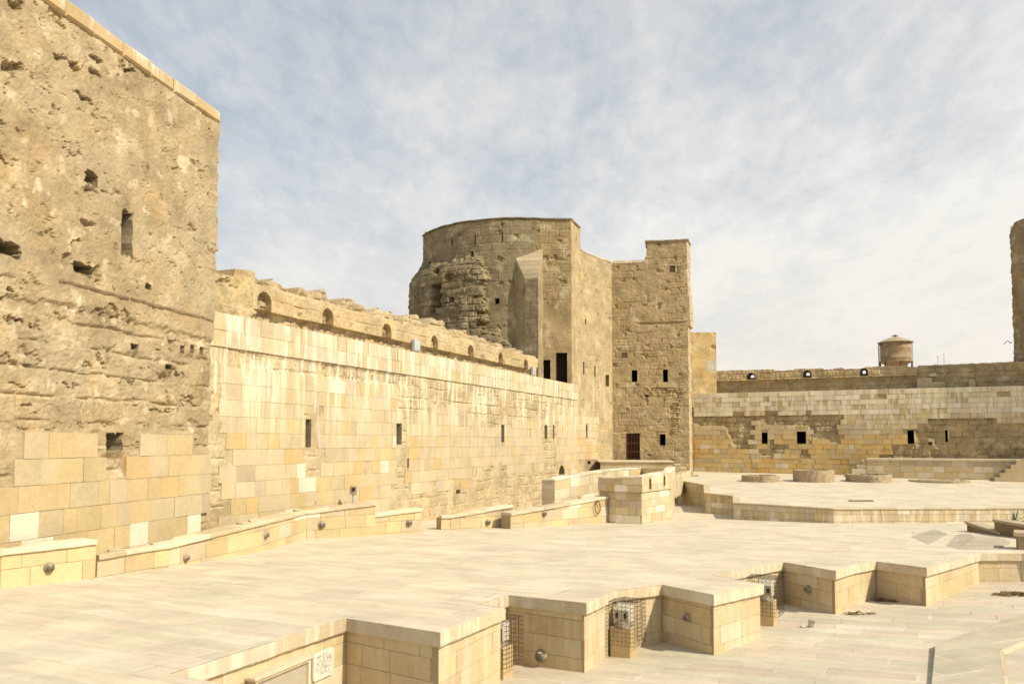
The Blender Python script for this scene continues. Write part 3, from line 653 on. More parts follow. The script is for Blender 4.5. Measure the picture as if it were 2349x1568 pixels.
DENTS = spots(A1, [(270, 255, 45, 14, .20), (340, 305, 40, 22, .22), (445, 275, 22, 18, .20), (440, 345, 28, 26, .24), (590, 310, 45, 18, .22), (385, 450, 40, 16, .18), (240, 492, 14, 10, .12), (275, 502, 12, 7, .12), (70, 320, 42, 30, .20), (400, 1020, 34, 26, .16), (420, 870, 30, 22, .22), (340, 1105, 16, 8, .12), (555, 350, 9, 8, .14), (820, 780, 8, 7, .10), (690, 800, 10, 6, .10), (20, 740, 34, 10, .2), (430, 1250, 46, 34, .20), (310, 1200, 34, 22, .16), (80, 30, 40, 22, .18)]) + spots(A2, [(110, 312, 90, 9, .18), (50, 180, 50, 8, .15), (490, 495, 30, 8, .14), (820, 545, 60, 7, .14), (60, 490, 60, 10, .10), (770, 560, 34, 26, .10), (880, 650, 40, 12, .12), (150, 700, 22, 14, .12), (330, 600, 60, 7, .10), (750, 715, 90, 6, .12), (560, 270, 90, 12, .12), (460, 260, 40, 12, .14)])
SPLASH = spots(A1, [(200, 130, 45, 50, .7), (175, 852, 22, 24, .9), (115, 920, 28, 34, .8), (250, 980, 40, 26, .6), (320, 200, 12, 40, .5), (290, 790, 20, 40, .5), (215, 760, 16, 20, .5), (550, 640, 50, 40, .4)]) + spots(A2, [(350, 205, 30, 30, .9), (310, 400, 80, 75, .55), (605, 455, 22, 46, .85), (240, 620, 14, 62, .75), (270, 350, 22, 30, .6)])
def spotmask(S, Z, lst, warp, seed):
    r = np.zeros(np.shape(S)); wx = warp * fbm(S * 2.6, Z * 2.6, 4, seed); wz = warp * fbm(S * 2.6 + 7, Z * 2.6, 4, seed + 3)
    for (a, b, rx, ry, d) in lst: r = np.maximum(r, d * (1 - sm(np.hypot((S + wx - a) / rx, (Z + wz - b) / ry), 0.55, 1.05)))
    return r
def nt_disp(S, Z):
    rr, d = masonry(S, Z, 0.58, 0.95, 70); n = fbm(S * 0.8, Z * 0.8, 5, 71); n2 = fbm(S * 3.2, Z * 3.2, 4, 73); n3 = fbm(S * 11, Z * 11, 2, 79)
    low = sm(CR(S) - Z + 0.15 * n2, -0.05, 0.10)                                           # below the spalled line
    smooth_pl = sm(fbm(S * 0.45 + 3, Z * 0.45, 3, 75), -0.12, 0.2) * (1 - low)
    up = 0.06 * n * (1 - smooth_pl) + 0.028 * n2 * (1 - 0.6 * smooth_pl) + 0.012 * n3
    wS = S + 0.35 * fbm(S * 2.1, Z * 2.1, 4, 87); wZ = Z + 0.3 * fbm(S * 2.4 + 9, Z * 2.4, 4, 88)
    up = up - 0.08 * sm(fbm(wS * 0.9, wZ * 1.5, 5, 81), 0.26, 0.38) * (1 - 0.9 * smooth_pl) - 0.05 * sm(fbm(wS * 4, wZ * 4, 3, 86), 0.3, 0.45) * (1 - .6 * smooth_pl)
    lo = -0.08 + 0.06 * n + 0.035 * n2 + 0.02 * n3 + 0.06 * (rr - .5) * sm(S, 4, 9) - 0.07 * np.exp(-(d / 0.035) ** 2) * sm(fbm(S * .8, Z * .8, 3, 85), -0.2, 0.2) - 0.075 * sm(fbm(wS * 0.8, wZ * 3.0, 5, 83), 0.26, 0.38)
    o = up * (1 - low) + lo * low - spotmask(S, Z, DENTS, 0.35, 301)
    a = softpoly(S, Z, ASH, 0.05, 0.05, 90)
    return o * (1 - a) - 0.025 * a
def nt_col(S, Z):
    c = stonecol((0.355, 0.275, 0.165), 0.22, 61)(S, Z); w = sm(fbm(S * 1.6, Z * 1.6, 4, 66), 0.26, 0.38)[..., None] * 0.45
    c = c * (1 - w) + np.array([0.64, 0.56, 0.40]) * w
    ws = np.clip(spotmask(S, Z, SPLASH, 0.5, 311) * (0.7 + 1.2 * fbm(S * 5, Z * 5, 3, 315)), 0, 1)[..., None]; c = c * (1 - ws) + np.array([0.66, 0.585, 0.42]) * ws
    gy = sm(fbm(S * 0.35, Z * 0.35, 3, 68), 0.0, 0.3)[..., None] * 0.5; return c * (1 - gy) + np.array([0.37, 0.31, 0.205]) * gy
ntt = lambda S: nt_top - 0.02 + 0 * S
zcop = NT.hit(*A1(990, 560))[1]
relief('wall', NT, 1.0, NT.L, -1.2, zcop, 0.038, nt_disp, nt_col, M_PLAS, nt, nt_holes, 3.0, None, wall_of=nt)
blocks('coping', NT, [zcop, nt_top], 1.0, NT.L + 0.02, (0.75, 1.15), M_CAP, nt, None, lambda s, z, r: pick(r, (3, (0.50, 0.37, 0.2)), (2, (0.46, 0.34, 0.19)), (1, CREAM)), 0.06, 0.012, seed=5, jz=0.03, depth=1.2, cham=0.05, wig=0.02, streak=lambda s, z, r: 0.85 if z > nt_top - 0.1 else 0.15)
nrows = [NT.hit(*A2(300, y))[1] for y in (1420, 1310, 1215, 1120, 1022, 922, 816)]
nrows = [nrows[-1] - 0.575 * i for i in range(9)][::-1]
def nt_bc(s, z, r):
    if z < nrows[-4] and r.random() < 0.08: return tuple(np.array(WHT) * r.uniform(.92, 1.0))
    if r.random() < 0.04: return GRY
    return pick(r, (3, (0.49, 0.387, 0.222)), (2.5, (0.485, 0.378, 0.21)), (2, (0.485, 0.397, 0.25)), (1.0, (0.495, 0.36, 0.175)))
blocks('block_repair', NT, nrows, 1.0, NT.L, (0.4, 0.95), M_BLOCK, nt, lambda s, z, r: not inpoly(np.array(s), np.array(z), ASH), nt_bc, 0.0, 0.004, [nt_holes[5]], seed=21, jz=0.008, depth=0.25)
# embedded timbers
mb = MB()
for (a, b) in (((275, 112), (590, 205)), ((600, 208), (975, 298))):
    (s_a, z_a), (s_b, z_b) = NT.hit(*A2(*a)), NT.hit(*A2(*b)); zz_ = (z_a + z_b) / 2; n = 14; vs = []
    for i in range(n + 1):
        S = s_a + (s_b - s_a) * i / n; Z = zz_ + rnd.uniform(-.008, .008)
        for (o_, dz) in ((-0.3, -.045), (0.01, -.045), (0.025, .0), (0.015, .04), (-0.3, .04)): vs.append(NT.P(S, Z + dz + rnd.uniform(-.006, .006), o_ + rnd.uniform(-.01, .01)))
    mb.add(vs, [(i * 5 + j, (i + 1) * 5 + j, (i + 1) * 5 + (j + 1) % 5, i * 5 + (j + 1) % 5) for i in range(n) for j in range(5)] + [(0, 1, 2, 3, 4), tuple(n * 5 + j for j in range(5))[::-1]])
mb.build('tie_timber', M_WOOD, nt)
# broken pilaster at the far corner
ed = Path([NTr + nd * 0.0, NTr + nd * 0.0 + np.array([0.94, -0.19]) * 0.001 + nd * 0.9])
for (ya, yb, wd) in ((505, 735, .15), (795, 1120, .13), (1120, 1145, .24), (1160, 1380, .03)):
    mb = MB(); za = NT.hit(*A1(985, ya))[1]; zb = NT.hit(*A1(985, yb))[1]; n = max(3, int((za - zb) / .16)); p = NT.P(NT.L, 0, 0)[:2]; rdir = np.array([.98, -.19]); vs = []
    for i in range(n + 1):
        z = za + (zb - za) * i / n; w = wd + rnd.uniform(-.06, .05) - (.05 if i in (0, n) else 0); f = rnd.uniform(-.03, .035)
        for q in (p - nd * .45 + rdir * (f - .03), p + rdir * f + nd * (w * .4), p + nd * w - rdir * .06, p + nd * w - rdir * .7): vs.append((*q, z + rnd.uniform(-.03, .03)))
    mb.add(vs, [(i * 4 + k, i * 4 + k + 1, i * 4 + k + 5, i * 4 + k + 4) for i in range(n) for k in range(3)] + [(0, 1, 2, 3), tuple(n * 4 + k for k in range(4))[::-1]], (0.37, 0.29, 0.175))
    mb.build('corner_pilaster', M_PLAS, nt)

# ================================================================ LOW WALLS ALONG THE LEFT
low_caps = [(0.75, 0.0), (-0.03, 0.0), (-0.055, -0.02), (-0.055, -0.10), (-0.035, -0.115), (0.75, -0.115)]
def low_wall(name, label, px, back=0.55, seed=1, group='low walls along the left edge of the plaza', capw=None):
    pts = []; tops = []
    for (x, yt, yc) in px:
        p = pz(x, yc); pts.append(p[:2]); tops.append(at(x, yt, p[1] - 0.1)[2])
    pa = Path(pts); tf = interp(list(zip(pa.c, tops)))
    t = thing(name, label, 'wall', (float(pts[0][0]), float(pts[0][1]), PLAZA(pts[0][1])), 0, group)
    relief('core', pa, 0, pa.L, -1.2, lambda S: tf(S) - 0.11, 0.4, lambda S, Z: S * 0 - 0.012, lambda S, Z: np.stack([S * 0 + .36, S * 0 + .285, S * 0 + .17], -1), M_BLOCK, t, thick=back)
    zt = max(tops)
    blocks('stone_facing', pa, [zt - 0.42 * i for i in range(5)][::-1], 0, pa.L, (0.6, 1.15), M_BLOCK, t, None, lambda s, z, r: pick(r, (4, CREAM), (3, (0.57, 0.45, 0.25)), (2, YEL), (1.2, PALE), (0.5, WHT)), 0.0, 0.005, ztop=lambda S: tf(S) - 0.11, seed=seed, jz=0.004)
    lc = [(o if o < 0.1 else back + 0.03, h) for o, h in low_caps]
    sweep('cap', pts, lambda S, p: float(tf(S)), lc, M_CAP, t, 0.2, lambda s, r: pick(r, (4, PALE), (3, (0.64, 0.56, 0.40)), (2, CREAM)), 0.008, seed + 3, lens=(1.0, 1.9))
    return t, pa, tf
lw1 = low_wall('low_wall', 'nearest low wall with the tallest face, below the yellow block patch of the tower', [(-260, 1296, 1380), (0, 1263, 1350), (219, 1238, 1326)], seed=31)
lw2 = low_wall('low_wall', 'longest low wall with a bend, running from the tower foot past the small post box', [(222, 1274, 1324), (286, 1263, 1315), (385, 1248, 1302), (584, 1199.5, 1268), (703, 1171, 1236), (861, 1152, 1228)], seed=41)
lw3 = low_wall('low_wall', 'short low wall just left of the gap leading to the big wall', [(856, 1179, 1227.5), (968, 1165, 1222)], seed=51)
lw4 = low_wall('low_wall', 'short low wall just right of the gap, its shaded end facing the gap', [(1012, 1182.5, 1214.2), (1033, 1182, 1213.5), (1176, 1158, 1208)], seed=61)
lw5 = low_wall('low_wall', 'low wall with a hanging ring, ending against the crenellated enclosure', [(1171, 1176.5, 1212.5), (1394, 1138, 1198)], seed=71)

# ================================================================ RAMP ENCLOSURE in the middle
en = thing('ramp_enclosure', 'pale block-built ramp enclosure with an angular prow and a projecting upper band', 'wall', (4.0, 32.0, -0.4))
def wallpiece(px_top, px_bot, name, thick, parent, rows, seed, holes=(), proud=0.0, zbot=None, pale=True, capz=True):
    pts = []; 
    for (x, yc) in px_bot: pts.append(pz(x, yc)[:2])
    pa = Path(pts); tops = [at(x, yt, pts[i][1])[2] for i, (x, yt) in enumerate(px_top)]; tf = interp(list(zip(pa.c, tops)))
    return pa, tf
EP = [pz(*A8(972, 915))[:2], pz(*A8(1145, 930))[:2], pz(*A8(1430, 940))[:2], pz(*A8(1738, 925))[:2]]
EP[3] = np.array(at(1537.5, 1100, 38.2)[:2]); far = at(1546, 1085, EP[3][1] + 6)[:2]; EP.append(far)
ep = Path(EP)
et = [at(*A8(x, y), EP[i][1])[2] for i, (x, y) in enumerate(((972, 445), (1145, 450), (1430, 442), (1738, 380)))]; et.append(et[3] + 0.02)
ETF = interp(list(zip(ep.c, et))); el_ = [at(*A8(x, y), EP[i][1])[2] for i, (x, y) in enumerate(((972, 580), (1145, 582), (1430, 582), (1738, 515)))]; el_.append(el_[3])
ELF = interp(list(zip(ep.c, el_)))
ep2 = ep.shift(0.07); k2 = ep2.L / ep.L
eh = []
for xa, xb, ya, yb in ((1508, 1530, 448, 560), (1662, 1680, 420, 525)):
    a = ep2.rect(A8, xa, xb, ya, yb); eh.append(dict(r=a, name='embrasure', depth=0.35, arch=1, col=(0.36, 0.27, 0.14)))
pc = lambda s, z, r: pick(r, (4, CREAM), (4, PALE), (3, (0.57, 0.46, 0.27)), (1, YEL), (0.7, WHT))
relief('wall', ep, 0, ep.L, -1.2, lambda S: ELF(S) + 0.0, 0.3, lambda S, Z: S * 0 - 0.012, lambda S, Z: np.stack([S * 0 + .40, S * 0 + .32, S * 0 + .2], -1), M_BLOCK, en, thick=0.35)
blocks('stone_facing', ep, [-1.2, -0.8, -0.45, -0.1, 0.22, 0.55, 0.87, 1.19], 0, ep.L, (0.35, 0.8), M_BLOCK, en, None, pc, 0.0, 0.006, ztop=lambda S: ELF(S), seed=14)
relief('upper_band', ep2, 0, ep2.L, float(min(el_)) , lambda S: ETF(S / k2), 0.05, lambda S, Z: S * 0 - 0.012 + np.maximum(0, 0) , lambda S, Z: np.stack([S * 0 + .40, S * 0 + .32, S * 0 + .2], -1), M_BLOCK, en, eh, 0.35, wall_of=en)
blocks('band_facing', ep2, [float(min(el_)) - 0.0, float(min(el_)) + 0.32, float(max(et))], 0, ep2.L, (0.4, 0.9), M_BLOCK, en, None, pc, 0.0, 0.006, eh, ztop=lambda S: ETF(S / k2), seed=17)
sweep('cap', list(ep2.p), lambda S, p: float(ETF(S / k2)) + 0.07, [(0.42, 0.0), (0.01, 0.0), (-0.012, -0.015), (-0.012, -0.075), (0.42, -0.075)], M_CAP, en, 0.2, lambda s, r: pick(r, (3, PALE), (3, WHT)), 0.004, 5)
# long back parapet
bp0 = pz(*A8(492, 985))[:2]
YB = [34.6, 37.2, 43.5, 48.0]
BPp = [at(*A8(x, y), Y)[:2] for (x, y), Y in zip(((492, 458), (760, 412), (1130, 350), (1425, 336)), YB)]
ztp = at(*A8(492, 458), YB[0])[2]
bpw = Path(BPp); bptf = interp(list(zip(bpw.c, [at(*A8(x, y), Y)[2] for (x, y), Y in zip(((492, 458), (760, 412), (1130, 350), (1425, 336)), YB)])))
lend = bpw.p[0] - bpw.n[0] * 0.6
bpath = Path([lend] + list(bpw.p)); sh0 = bpath.c[1]; btf = lambda S: bptf(np.maximum(S - sh0, 0))
relief('parapet', bpath, 0, bpath.L, -1.3, lambda S: btf(S) - 0.05, 0.3, lambda S, Z: S * 0 - 0.012, lambda S, Z: np.stack([S * 0 + .40, S * 0 + .32, S * 0 + .2], -1), M_BLOCK, en, thick=0.5)
blocks('parapet_facing', bpath, [float(btf(2)) - 0.05 - 0.42 * i for i in range(6)][::-1][:-1] + [9], 0, bpath.L, (0.6, 1.2), M_BLOCK, en, None, pc, 0.0, 0.006, ztop=lambda S: btf(S) - 0.05, seed=24)
sweep('parapet_cap', list(bpath.p), lambda S, p: float(btf(S)) + 0.02, [(0.55, 0.0), (0.01, 0.0), (-0.02, -0.015), (-0.02, -0.08), (0.55, -0.08)], M_CAP, en, 0.2, lambda s, r: pick(r, (3, PALE), (3, WHT)), 0.004, 7)
# walls closing the far end of the enclosure
e1 = at(1546, 1083, EP[3][1] + 5.5)
mb = MB(); far2 = bpw.p[-1]
mb.prism([tuple(far), tuple(far2), tuple(far2 + np.array([0.1, 0.4])), tuple(far + np.array([0.1, 0.4]))], -0.6, [float(et[3]), float(bptf(99)), float(bptf(99)), float(et[3])], (0.58, 0.48, 0.31), 0.02)
mb.build('end_wall', M_BLOCK, en)

# ================================================================ ROUND TOWER, concave wall and SQUARE KEEP behind
CT = np.array([0.42, 64.48]); RT = 7.70
a0, a1 = R(200), math.atan2(56.95 - 64.4, 2.08 - 0.55) + 2 * math.pi
arc = [CT + RT * np.array([math.cos(a), math.sin(a)]) for a in np.linspace(a0, a1, 60)]
RTP = Path(arc, smooth=True)
ztow = 18.7
c0p = np.array([4.18, 57.0])
rt = thing('round_tower', 'weathered round tower in the middle, dark eroded side left and sloped buttress beside two doorways', 'tower', (0.55, 62, -0.6))
BUL = RTP.poly(C1, [(-60, 470), (190, 440), (420, 455), (600, 405), (690, 400), (725, 470), (750, 575), (715, 640), (735, 735), (745, 830), (715, 900), (768, 945), (700, 960), (735, 1050), (830, 1075), (960, 1150), (1000, 1300), (-60, 1300)])
smin = RTP.hit(*C1(200, 700))[0]
BUL = [(p[0] if i not in (0, len(BUL) - 1) else -3.0, p[1]) for i, p in enumerate(BUL)]
BUL[1] = (smin - 0.5, BUL[1][1])
rt_holes = [dict(r=RTP.rect(C1, 608, 636, 345, 400), name='window', depth=0.7, through=1), dict(r=RTP.rect(C1, 820, 858, 752, 800), name='window', depth=1.0, col=(0.12, 0.10, 0.07)), dict(r=RTP.rect(C1, 372, 432, 660, 830), name='window', depth=0.5)]
for x, ya, yb in ((450, 235, 300), (651, 205, 290), (884, 180, 270), (255, 435, 500)): rt_holes.append(dict(r=RTP.rect(C1, x - 4, x + 4, ya, yb), name='slit_window', depth=0.4, col=(0.10, 0.085, 0.06)))
def rt_disp(S, Z):
    b = softpoly(S, Z, BUL, 0.35, 0.10, 120); rr, d = masonry(S, Z, 0.42, 0.8, 130); rr2, d2 = masonry(S, Z, 0.55, 0.9, 133)
    n = fbm(S * 0.9, Z * 0.9, 4, 131); n2 = fbm(S * 3, Z * 3, 4, 132)
    taper = sm(16.9 - Z, 0.0, 2.2)
    n3 = fbm(S * 9, Z * 9, 3, 138); lf = 1 - sm(S, 4.0, 11.0); bul = 0.06 + (0.28 + 0.72 * lf) * taper + (0.17 - .06 * lf) * n + (0.14 - .09 * lf) * n2 + 0.05 * n3 + (0.22 - .14 * lf) * (rr - .5) - (0.16 - .10 * lf) * np.exp(-(d / .045) ** 2) - 0.5 * sm(fbm(S * .7, Z * .9, 3, 137), 0.25, 0.5)
    smo = 0.015 * n2 + 0.02 * (rr2 - .5) - 0.03 * np.exp(-(d2 / .03) ** 2) * (h2(np.floor(S * .7), np.floor(Z * .8), 3) > .45) - 0.10 * sm(fbm(S * .9, Z * 1.1, 4, 139), 0.36, 0.48)
    return bul * b + smo * (1 - b)
def rt_col(S, Z):
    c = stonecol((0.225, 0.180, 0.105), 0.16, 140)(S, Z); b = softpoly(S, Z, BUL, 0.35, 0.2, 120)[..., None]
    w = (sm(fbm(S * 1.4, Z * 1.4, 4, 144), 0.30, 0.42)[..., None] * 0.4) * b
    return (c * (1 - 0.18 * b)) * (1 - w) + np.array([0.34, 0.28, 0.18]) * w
relief('wall', RTP, 0, RTP.L, 4.5, lambda S: ztow + 0.03 * fbm(S * .9, S * 0, 3, 4), 0.065, rt_disp, rt_col, M_ROUGH, rt, rt_holes, 1.0, wall_of=rt)
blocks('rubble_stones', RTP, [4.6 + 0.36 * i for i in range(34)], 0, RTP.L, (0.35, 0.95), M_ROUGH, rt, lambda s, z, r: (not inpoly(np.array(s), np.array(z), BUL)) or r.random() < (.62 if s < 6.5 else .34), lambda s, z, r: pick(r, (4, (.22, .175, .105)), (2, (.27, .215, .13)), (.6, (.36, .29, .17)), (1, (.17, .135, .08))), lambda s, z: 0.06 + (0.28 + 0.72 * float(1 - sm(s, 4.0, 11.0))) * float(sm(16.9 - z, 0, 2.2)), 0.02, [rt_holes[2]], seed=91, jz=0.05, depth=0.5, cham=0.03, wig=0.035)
# flat face with the two doorways
FP = Path([arc[-1], c0p]); 
doors = [dict(r=FP.rect(C1, 1222, 1297, 1284, 1440), name='doorway', depth=0.62, mat=M_DARK), dict(r=FP.rect(C1, 1348, 1442, 1222, 1500), name='doorway', depth=0.62, mat=M_DARK)]
fs1 = FP.L
def clampr(h): 
    a, b, c, d = h['r']; h['r'] = (max(a, 0.03), min(b, fs1 - 0.05), LTOP - 0.05, d); return h
doors = [clampr(h) for h in doors]
def fp_disp(S, Z):
    rr, d = masonry(S, Z, 0.5, 0.8, 150); up = sm(Z, 12.2, 13.0)
    return (0.03 * fbm(S * 2, Z * 2, 4, 151) + 0.02 * (rr - .5) - 0.03 * np.exp(-(d / .03) ** 2) - 0.10 * sm(fbm(S * 1.1, Z * 1.1, 4, 152), 0.2, 0.42)) * up + 0.012 * fbm(S * 2, Z * 2, 3, 155)
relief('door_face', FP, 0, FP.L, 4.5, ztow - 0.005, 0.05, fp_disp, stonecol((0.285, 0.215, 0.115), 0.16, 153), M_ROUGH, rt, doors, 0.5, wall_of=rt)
# coping along the tower top
tp = [p for p in RTP.p] + [c0p]
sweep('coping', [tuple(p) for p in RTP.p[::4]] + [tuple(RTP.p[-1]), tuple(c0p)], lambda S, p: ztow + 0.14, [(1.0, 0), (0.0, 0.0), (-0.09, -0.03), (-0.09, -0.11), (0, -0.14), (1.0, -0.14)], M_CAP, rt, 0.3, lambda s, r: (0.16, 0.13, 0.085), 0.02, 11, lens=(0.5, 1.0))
# buttress with a sloping top
Bq = [np.array(at(1173, 700, 57.15)[:2]), np.array([0.91, 56.0]), np.array([1.80, 55.5]), np.array([2.2, 57.0])]
zap = at(*C1(960, 322), 57.0)[2]; zlo = at(*C1(1075, 590), 56.0)[2]
by = thing
bt_path = Path(Bq)
def but_top(S): return np.interp(S, [0, bt_path.c[1], bt_path.c[2], bt_path.L], [zap, zlo, zlo, zap])
relief('buttress', bt_path, 0, bt_path.L, 5.0, but_top, 0.12, lambda S, Z: 0.02 * fbm(S * 2, Z * 2, 3, 160) - 0.02 * np.exp(-(masonry(S, Z, .5, .8, 161)[1] / .03) ** 2), stonecol((0.30, 0.24, 0.14), 0.12, 162), M_ROUGH, rt, (), 0.02)
mb = MB(); nb = 7
for i in range(nb):                                                  # courses of the sloping top
    f0_, f1_ = i / nb, (i + 1) / nb - 0.012
    def L_(f, o=0.0):
        p = Bq[0] * (1 - f) + Bq[1] * f; q = Bq[3] * (1 - f) + Bq[2] * f; z = zap * (1 - f) + zlo * f; return (*p, z + o), (*q, z + o)
    a, b = L_(f0_, 0.03); c, d = L_(f1_, 0.03); a2, b2 = L_(f0_, -0.3); c2, d2 = L_(f1_, -0.3)
    mb.add([a, b, d, c, a2, b2, d2, c2], [(0, 1, 2, 3)[::-1], (0, 4, 5, 1), (1, 5, 6, 2), (2, 6, 7, 3), (3, 7, 4, 0)], pick(rnd, (1, (0.42, 0.35, 0.225)), (1, (0.38, 0.315, 0.20))))
mb.build('buttress_slope', M_BLOCK, rt)
# finial lamp on the far edge
p = at(980, 556, 63.2); fl = thing('beacon_lamp', 'small white beacon on a short pole at the left rim of the round tower', 'lamp', tuple(p))
mb = MB(); mb.tube((0, 0, -0.8), (0, 0, 0.55), 0.05, 8); mb.build('pole', M_GREYBOX, fl, local=True)
mb = MB(); mb.lathe([(0.04, .5), (.16, .56), (.2, .72), (.16, .9), (.02, .95)], 12); mb.build('lamp_globe', M_WHITE, fl, True, True)

# concave wall
cv = []
q1 = np.array(at(1405, 900, 63.5)[:2]); ch = q1 - c0p; chn = np.array([ch[1], -ch[0]]) / np.hypot(*ch)
for t in np.linspace(0, 1, 24): cv.append(c0p + ch * t - chn * 0.42 * 4 * t * (1 - t) * (1 - 0.35 * (t - 0.5)))
CV = Path(cv, smooth=True)
s_step = CV.hit(1331, 540)[0]
zc_lo = CV.hit(1400, 601)[1]
def cvt(S): return np.where(S < s_step, ztow - 0.02, zc_lo + 0.0 * S)
cvh = []
for xa, xb, ya, yb, zf in ((135, 147, 1300, 1405, C3), (233, 243, 1335, 1430, C3), (330, 360, 1412, 1510, C3), (153, 162, 930, 975, C3)): cvh.append(dict(r=CV.rect(zf, xa, xb, ya, yb), name='slit_window', depth=0.5))
cvh.append(dict(r=CV.rect(C5, 495, 511, 485, 625), name='slit_window', depth=0.6)); cvh.append(dict(r=CV.rect(C5, 515, 545, 860, 890), name='putlog_hole', depth=0.5, col=(.1, .08, .05)))
CVA = CV.poly(C5, [(-400, 360), (230, 370), (330, 340), (430, 365), (610, 380), (620, 560), (615, 760), (590, 850), (-400, 1300)])
def cv_disp(S, Z):
    rr, d = masonry(S, Z, 0.5, 0.8, 170); a = sm(fbm(S * .6, Z * .3, 3, 171), 0.0, 0.3)
    return 0.03 * fbm(S * 1.2, Z * 1.2, 4, 172) + 0.012 * fbm(S * 6, Z * 6, 3, 174) + (0.02 * (rr - .5) - 0.03 * np.exp(-(d / .03) ** 2)) * a - 0.10 * sm(fbm(S * 1.6, Z * 1.6, 4, 173), 0.38, 0.5)
kp = thing('keep', 'tall concave wall and square keep joined to it, barred gate at the foot', 'tower', (9, 63, -0.3))
relief('concave_wall', CV, 0, CV.L, -0.8, cvt, 0.06, cv_disp, stonecol((0.40, 0.315, 0.185), 0.12, 175), M_ROUGH, kp, cvh, 0.3, lambda S, Z: 0.35 * sm(Z, 3, 6) * (Z < 8), wall_of=kp)
blocks('stone_facing', CV, [LTOP - 0.53 * i for i in range(16)][::-1], 0, CV.L, (0.45, 1.0), M_BLOCK, kp, lambda s, z, r: not inpoly(np.array(s), np.array(z), CVA), lw_col, 0.03, 0.006, cvh, seed=33, streak=lambda s, z, r: 0.4 * float(sm(z, 2, 5)))
mbc = [(c0p[0] + 0.0, c0p[1])]

# square keep front
K0 = q1; K1 = np.array(at(1580, 900, 62.4)[:2])
KP = Path([K0, K1]); kz_hi = KP.hit(*C3(1000, 255))[1]; s_t = KP.hit(*C3(683, 330))[0]
def kt(S): return np.where(S < s_t - 0.25, zc_lo - 0.12, np.where(S < s_t, zc_lo + (S - s_t + .25) * 2, kz_hi)) + 0.02 * fbm(S * 2, S * 0, 3, 3)
KH = lambda zf, xa, xb, ya, yb, **k: dict(r=KP.rect(zf, xa, xb, ya, yb), **k)
kh = [KH(C3, 557, 604, 1371, 1471, name='window', depth=1.6, mat=M_DARK), KH(C3, 827, 868, 1366, 1473, name='window', depth=1.6, mat=M_DARK), KH(C3, 886, 932, 470, 526, name='window', depth=0.35), KH(C5, 1271, 1327, 580, 694, name='window', depth=1.6, mat=M_DARK),
      KH(C5, 918, 1060, 570, 846, name='doorway', depth=1.8, mat=M_DARK), KH(C3, 470, 520, 1220, 1262, name='putlog_hole', depth=0.18), KH(C3, 985, 1030, 1155, 1178, name='putlog_hole', depth=.2), KH(C5, 1115, 1150, 170, 195, name='putlog_hole', depth=.5)]
ledge = KP.poly(C3, [(600, 985), (1060, 980)])[0][1]
RUB = KP.poly(C5, [(1115, 95), (1450, 80), (1500, 60), (1530, 150), (1480, 170), (1480, 570), (1400, 580), (1420, 180), (1040, 190), (1050, 160), (1120, 150)])
def kp_disp(S, Z):
    rr, d = masonry(S, Z, 0.48, 0.75, 180); n = fbm(S * 1.1, Z * 1.1, 4, 181); n2 = fbm(S * 4, Z * 4, 3, 183)
    ru = sm(fbm(S * .45 + 2, Z * .55, 3, 184), -0.15, 0.15) * (Z < zc_lo + .2); low = sm(ledge - Z, 0.0, 0.06)
    o = 0.045 * n + 0.022 * n2 + ru * (0.055 * (rr - .5) - 0.04 * np.exp(-(d / .03) ** 2)) - 0.11 * sm(fbm(S * 1.3, Z * 1.5, 4, 185), 0.28, 0.45)
    led = 0.12 * sm(Z, ledge + 0.02, ledge + 0.08) * (S > KP.hit(*C3(600, 985))[0]) * (1 - sm(Z, ledge + .1, ledge + 1.2))
    cut = -0.16 * np.exp(-((Z - ledge - 0.09) / 0.085) ** 2) * sm(S, KP.hit(*C3(590, 985))[0], KP.hit(*C3(640, 985))[0])
    rb = softpoly(S, Z, RUB, .1, .1, 9)
    rr3, d3 = masonry(S, Z, 0.2, 0.34, 186)
    return o + cut + rb * (0.08 + 0.14 * (rr3 - .5) - 0.08 * np.exp(-(d3 / .03) ** 2) + 0.10 * n2)
relief('wall', KP, 0, KP.L, -0.8, kt, 0.06, kp_disp, stonecol((0.335, 0.258, 0.142), 0.17, 190), M_ROUGH, kp, kh, 1.2, wall_of=kp)
# turret returns, side wall and copings
side = Path([K1, K1 + np.array([0.62, 1.75])])
def sd_disp(S, Z): return 0.10 * fbm(S * 1.5 + 7, Z * 1.5, 4, 195) + 0.05 * fbm(S * 5, Z * 5, 3, 196) + 0.16 * sm(kz_hi - 2.5 - Z, 0, 3) * (Z > ledge - .1)
relief('side_wall', side, 0, side.L, -0.8, kz_hi - 0.02, 0.08, sd_disp, stonecol((0.44, 0.35, 0.215), 0.15, 197), M_ROUGH, kp, (), 0.9)
tl = KP.P(s_t, 0, 0)[:2]
mb = MB(); mb.prism([tuple(tl + KP.n[0] * -1.1), tuple(tl + KP.n[0] * -3.0), tuple(K1 - KP.n[0] * 3.0), tuple(K1 + np.array([0.3, 1.0]) - KP.d[0] * 0.6)], zc_lo - 1, kz_hi - 0.05, (0.38, 0.30, 0.18)); mb.build('turret_back', M_ROUGH, kp)
sweep('turret_coping', [tuple(KP.P(s_t - 0.03, 0, -2.2)[:2]), tuple(KP.P(s_t - 0.03, 0, 0.03)[:2]), tuple(K1 + np.array([0.03, -.03])), tuple(K1 + np.array([0.62, 1.75]))], lambda S, p: kz_hi + 0.13, [(0.9, 0), (0, 0), (-0.08, -0.03), (-0.08, -0.1), (0, -0.15), (0.9, -0.15)], M_CAP, kp, 0.3, lambda s, r: (0.30, 0.25, 0.165), 0.02, 13)
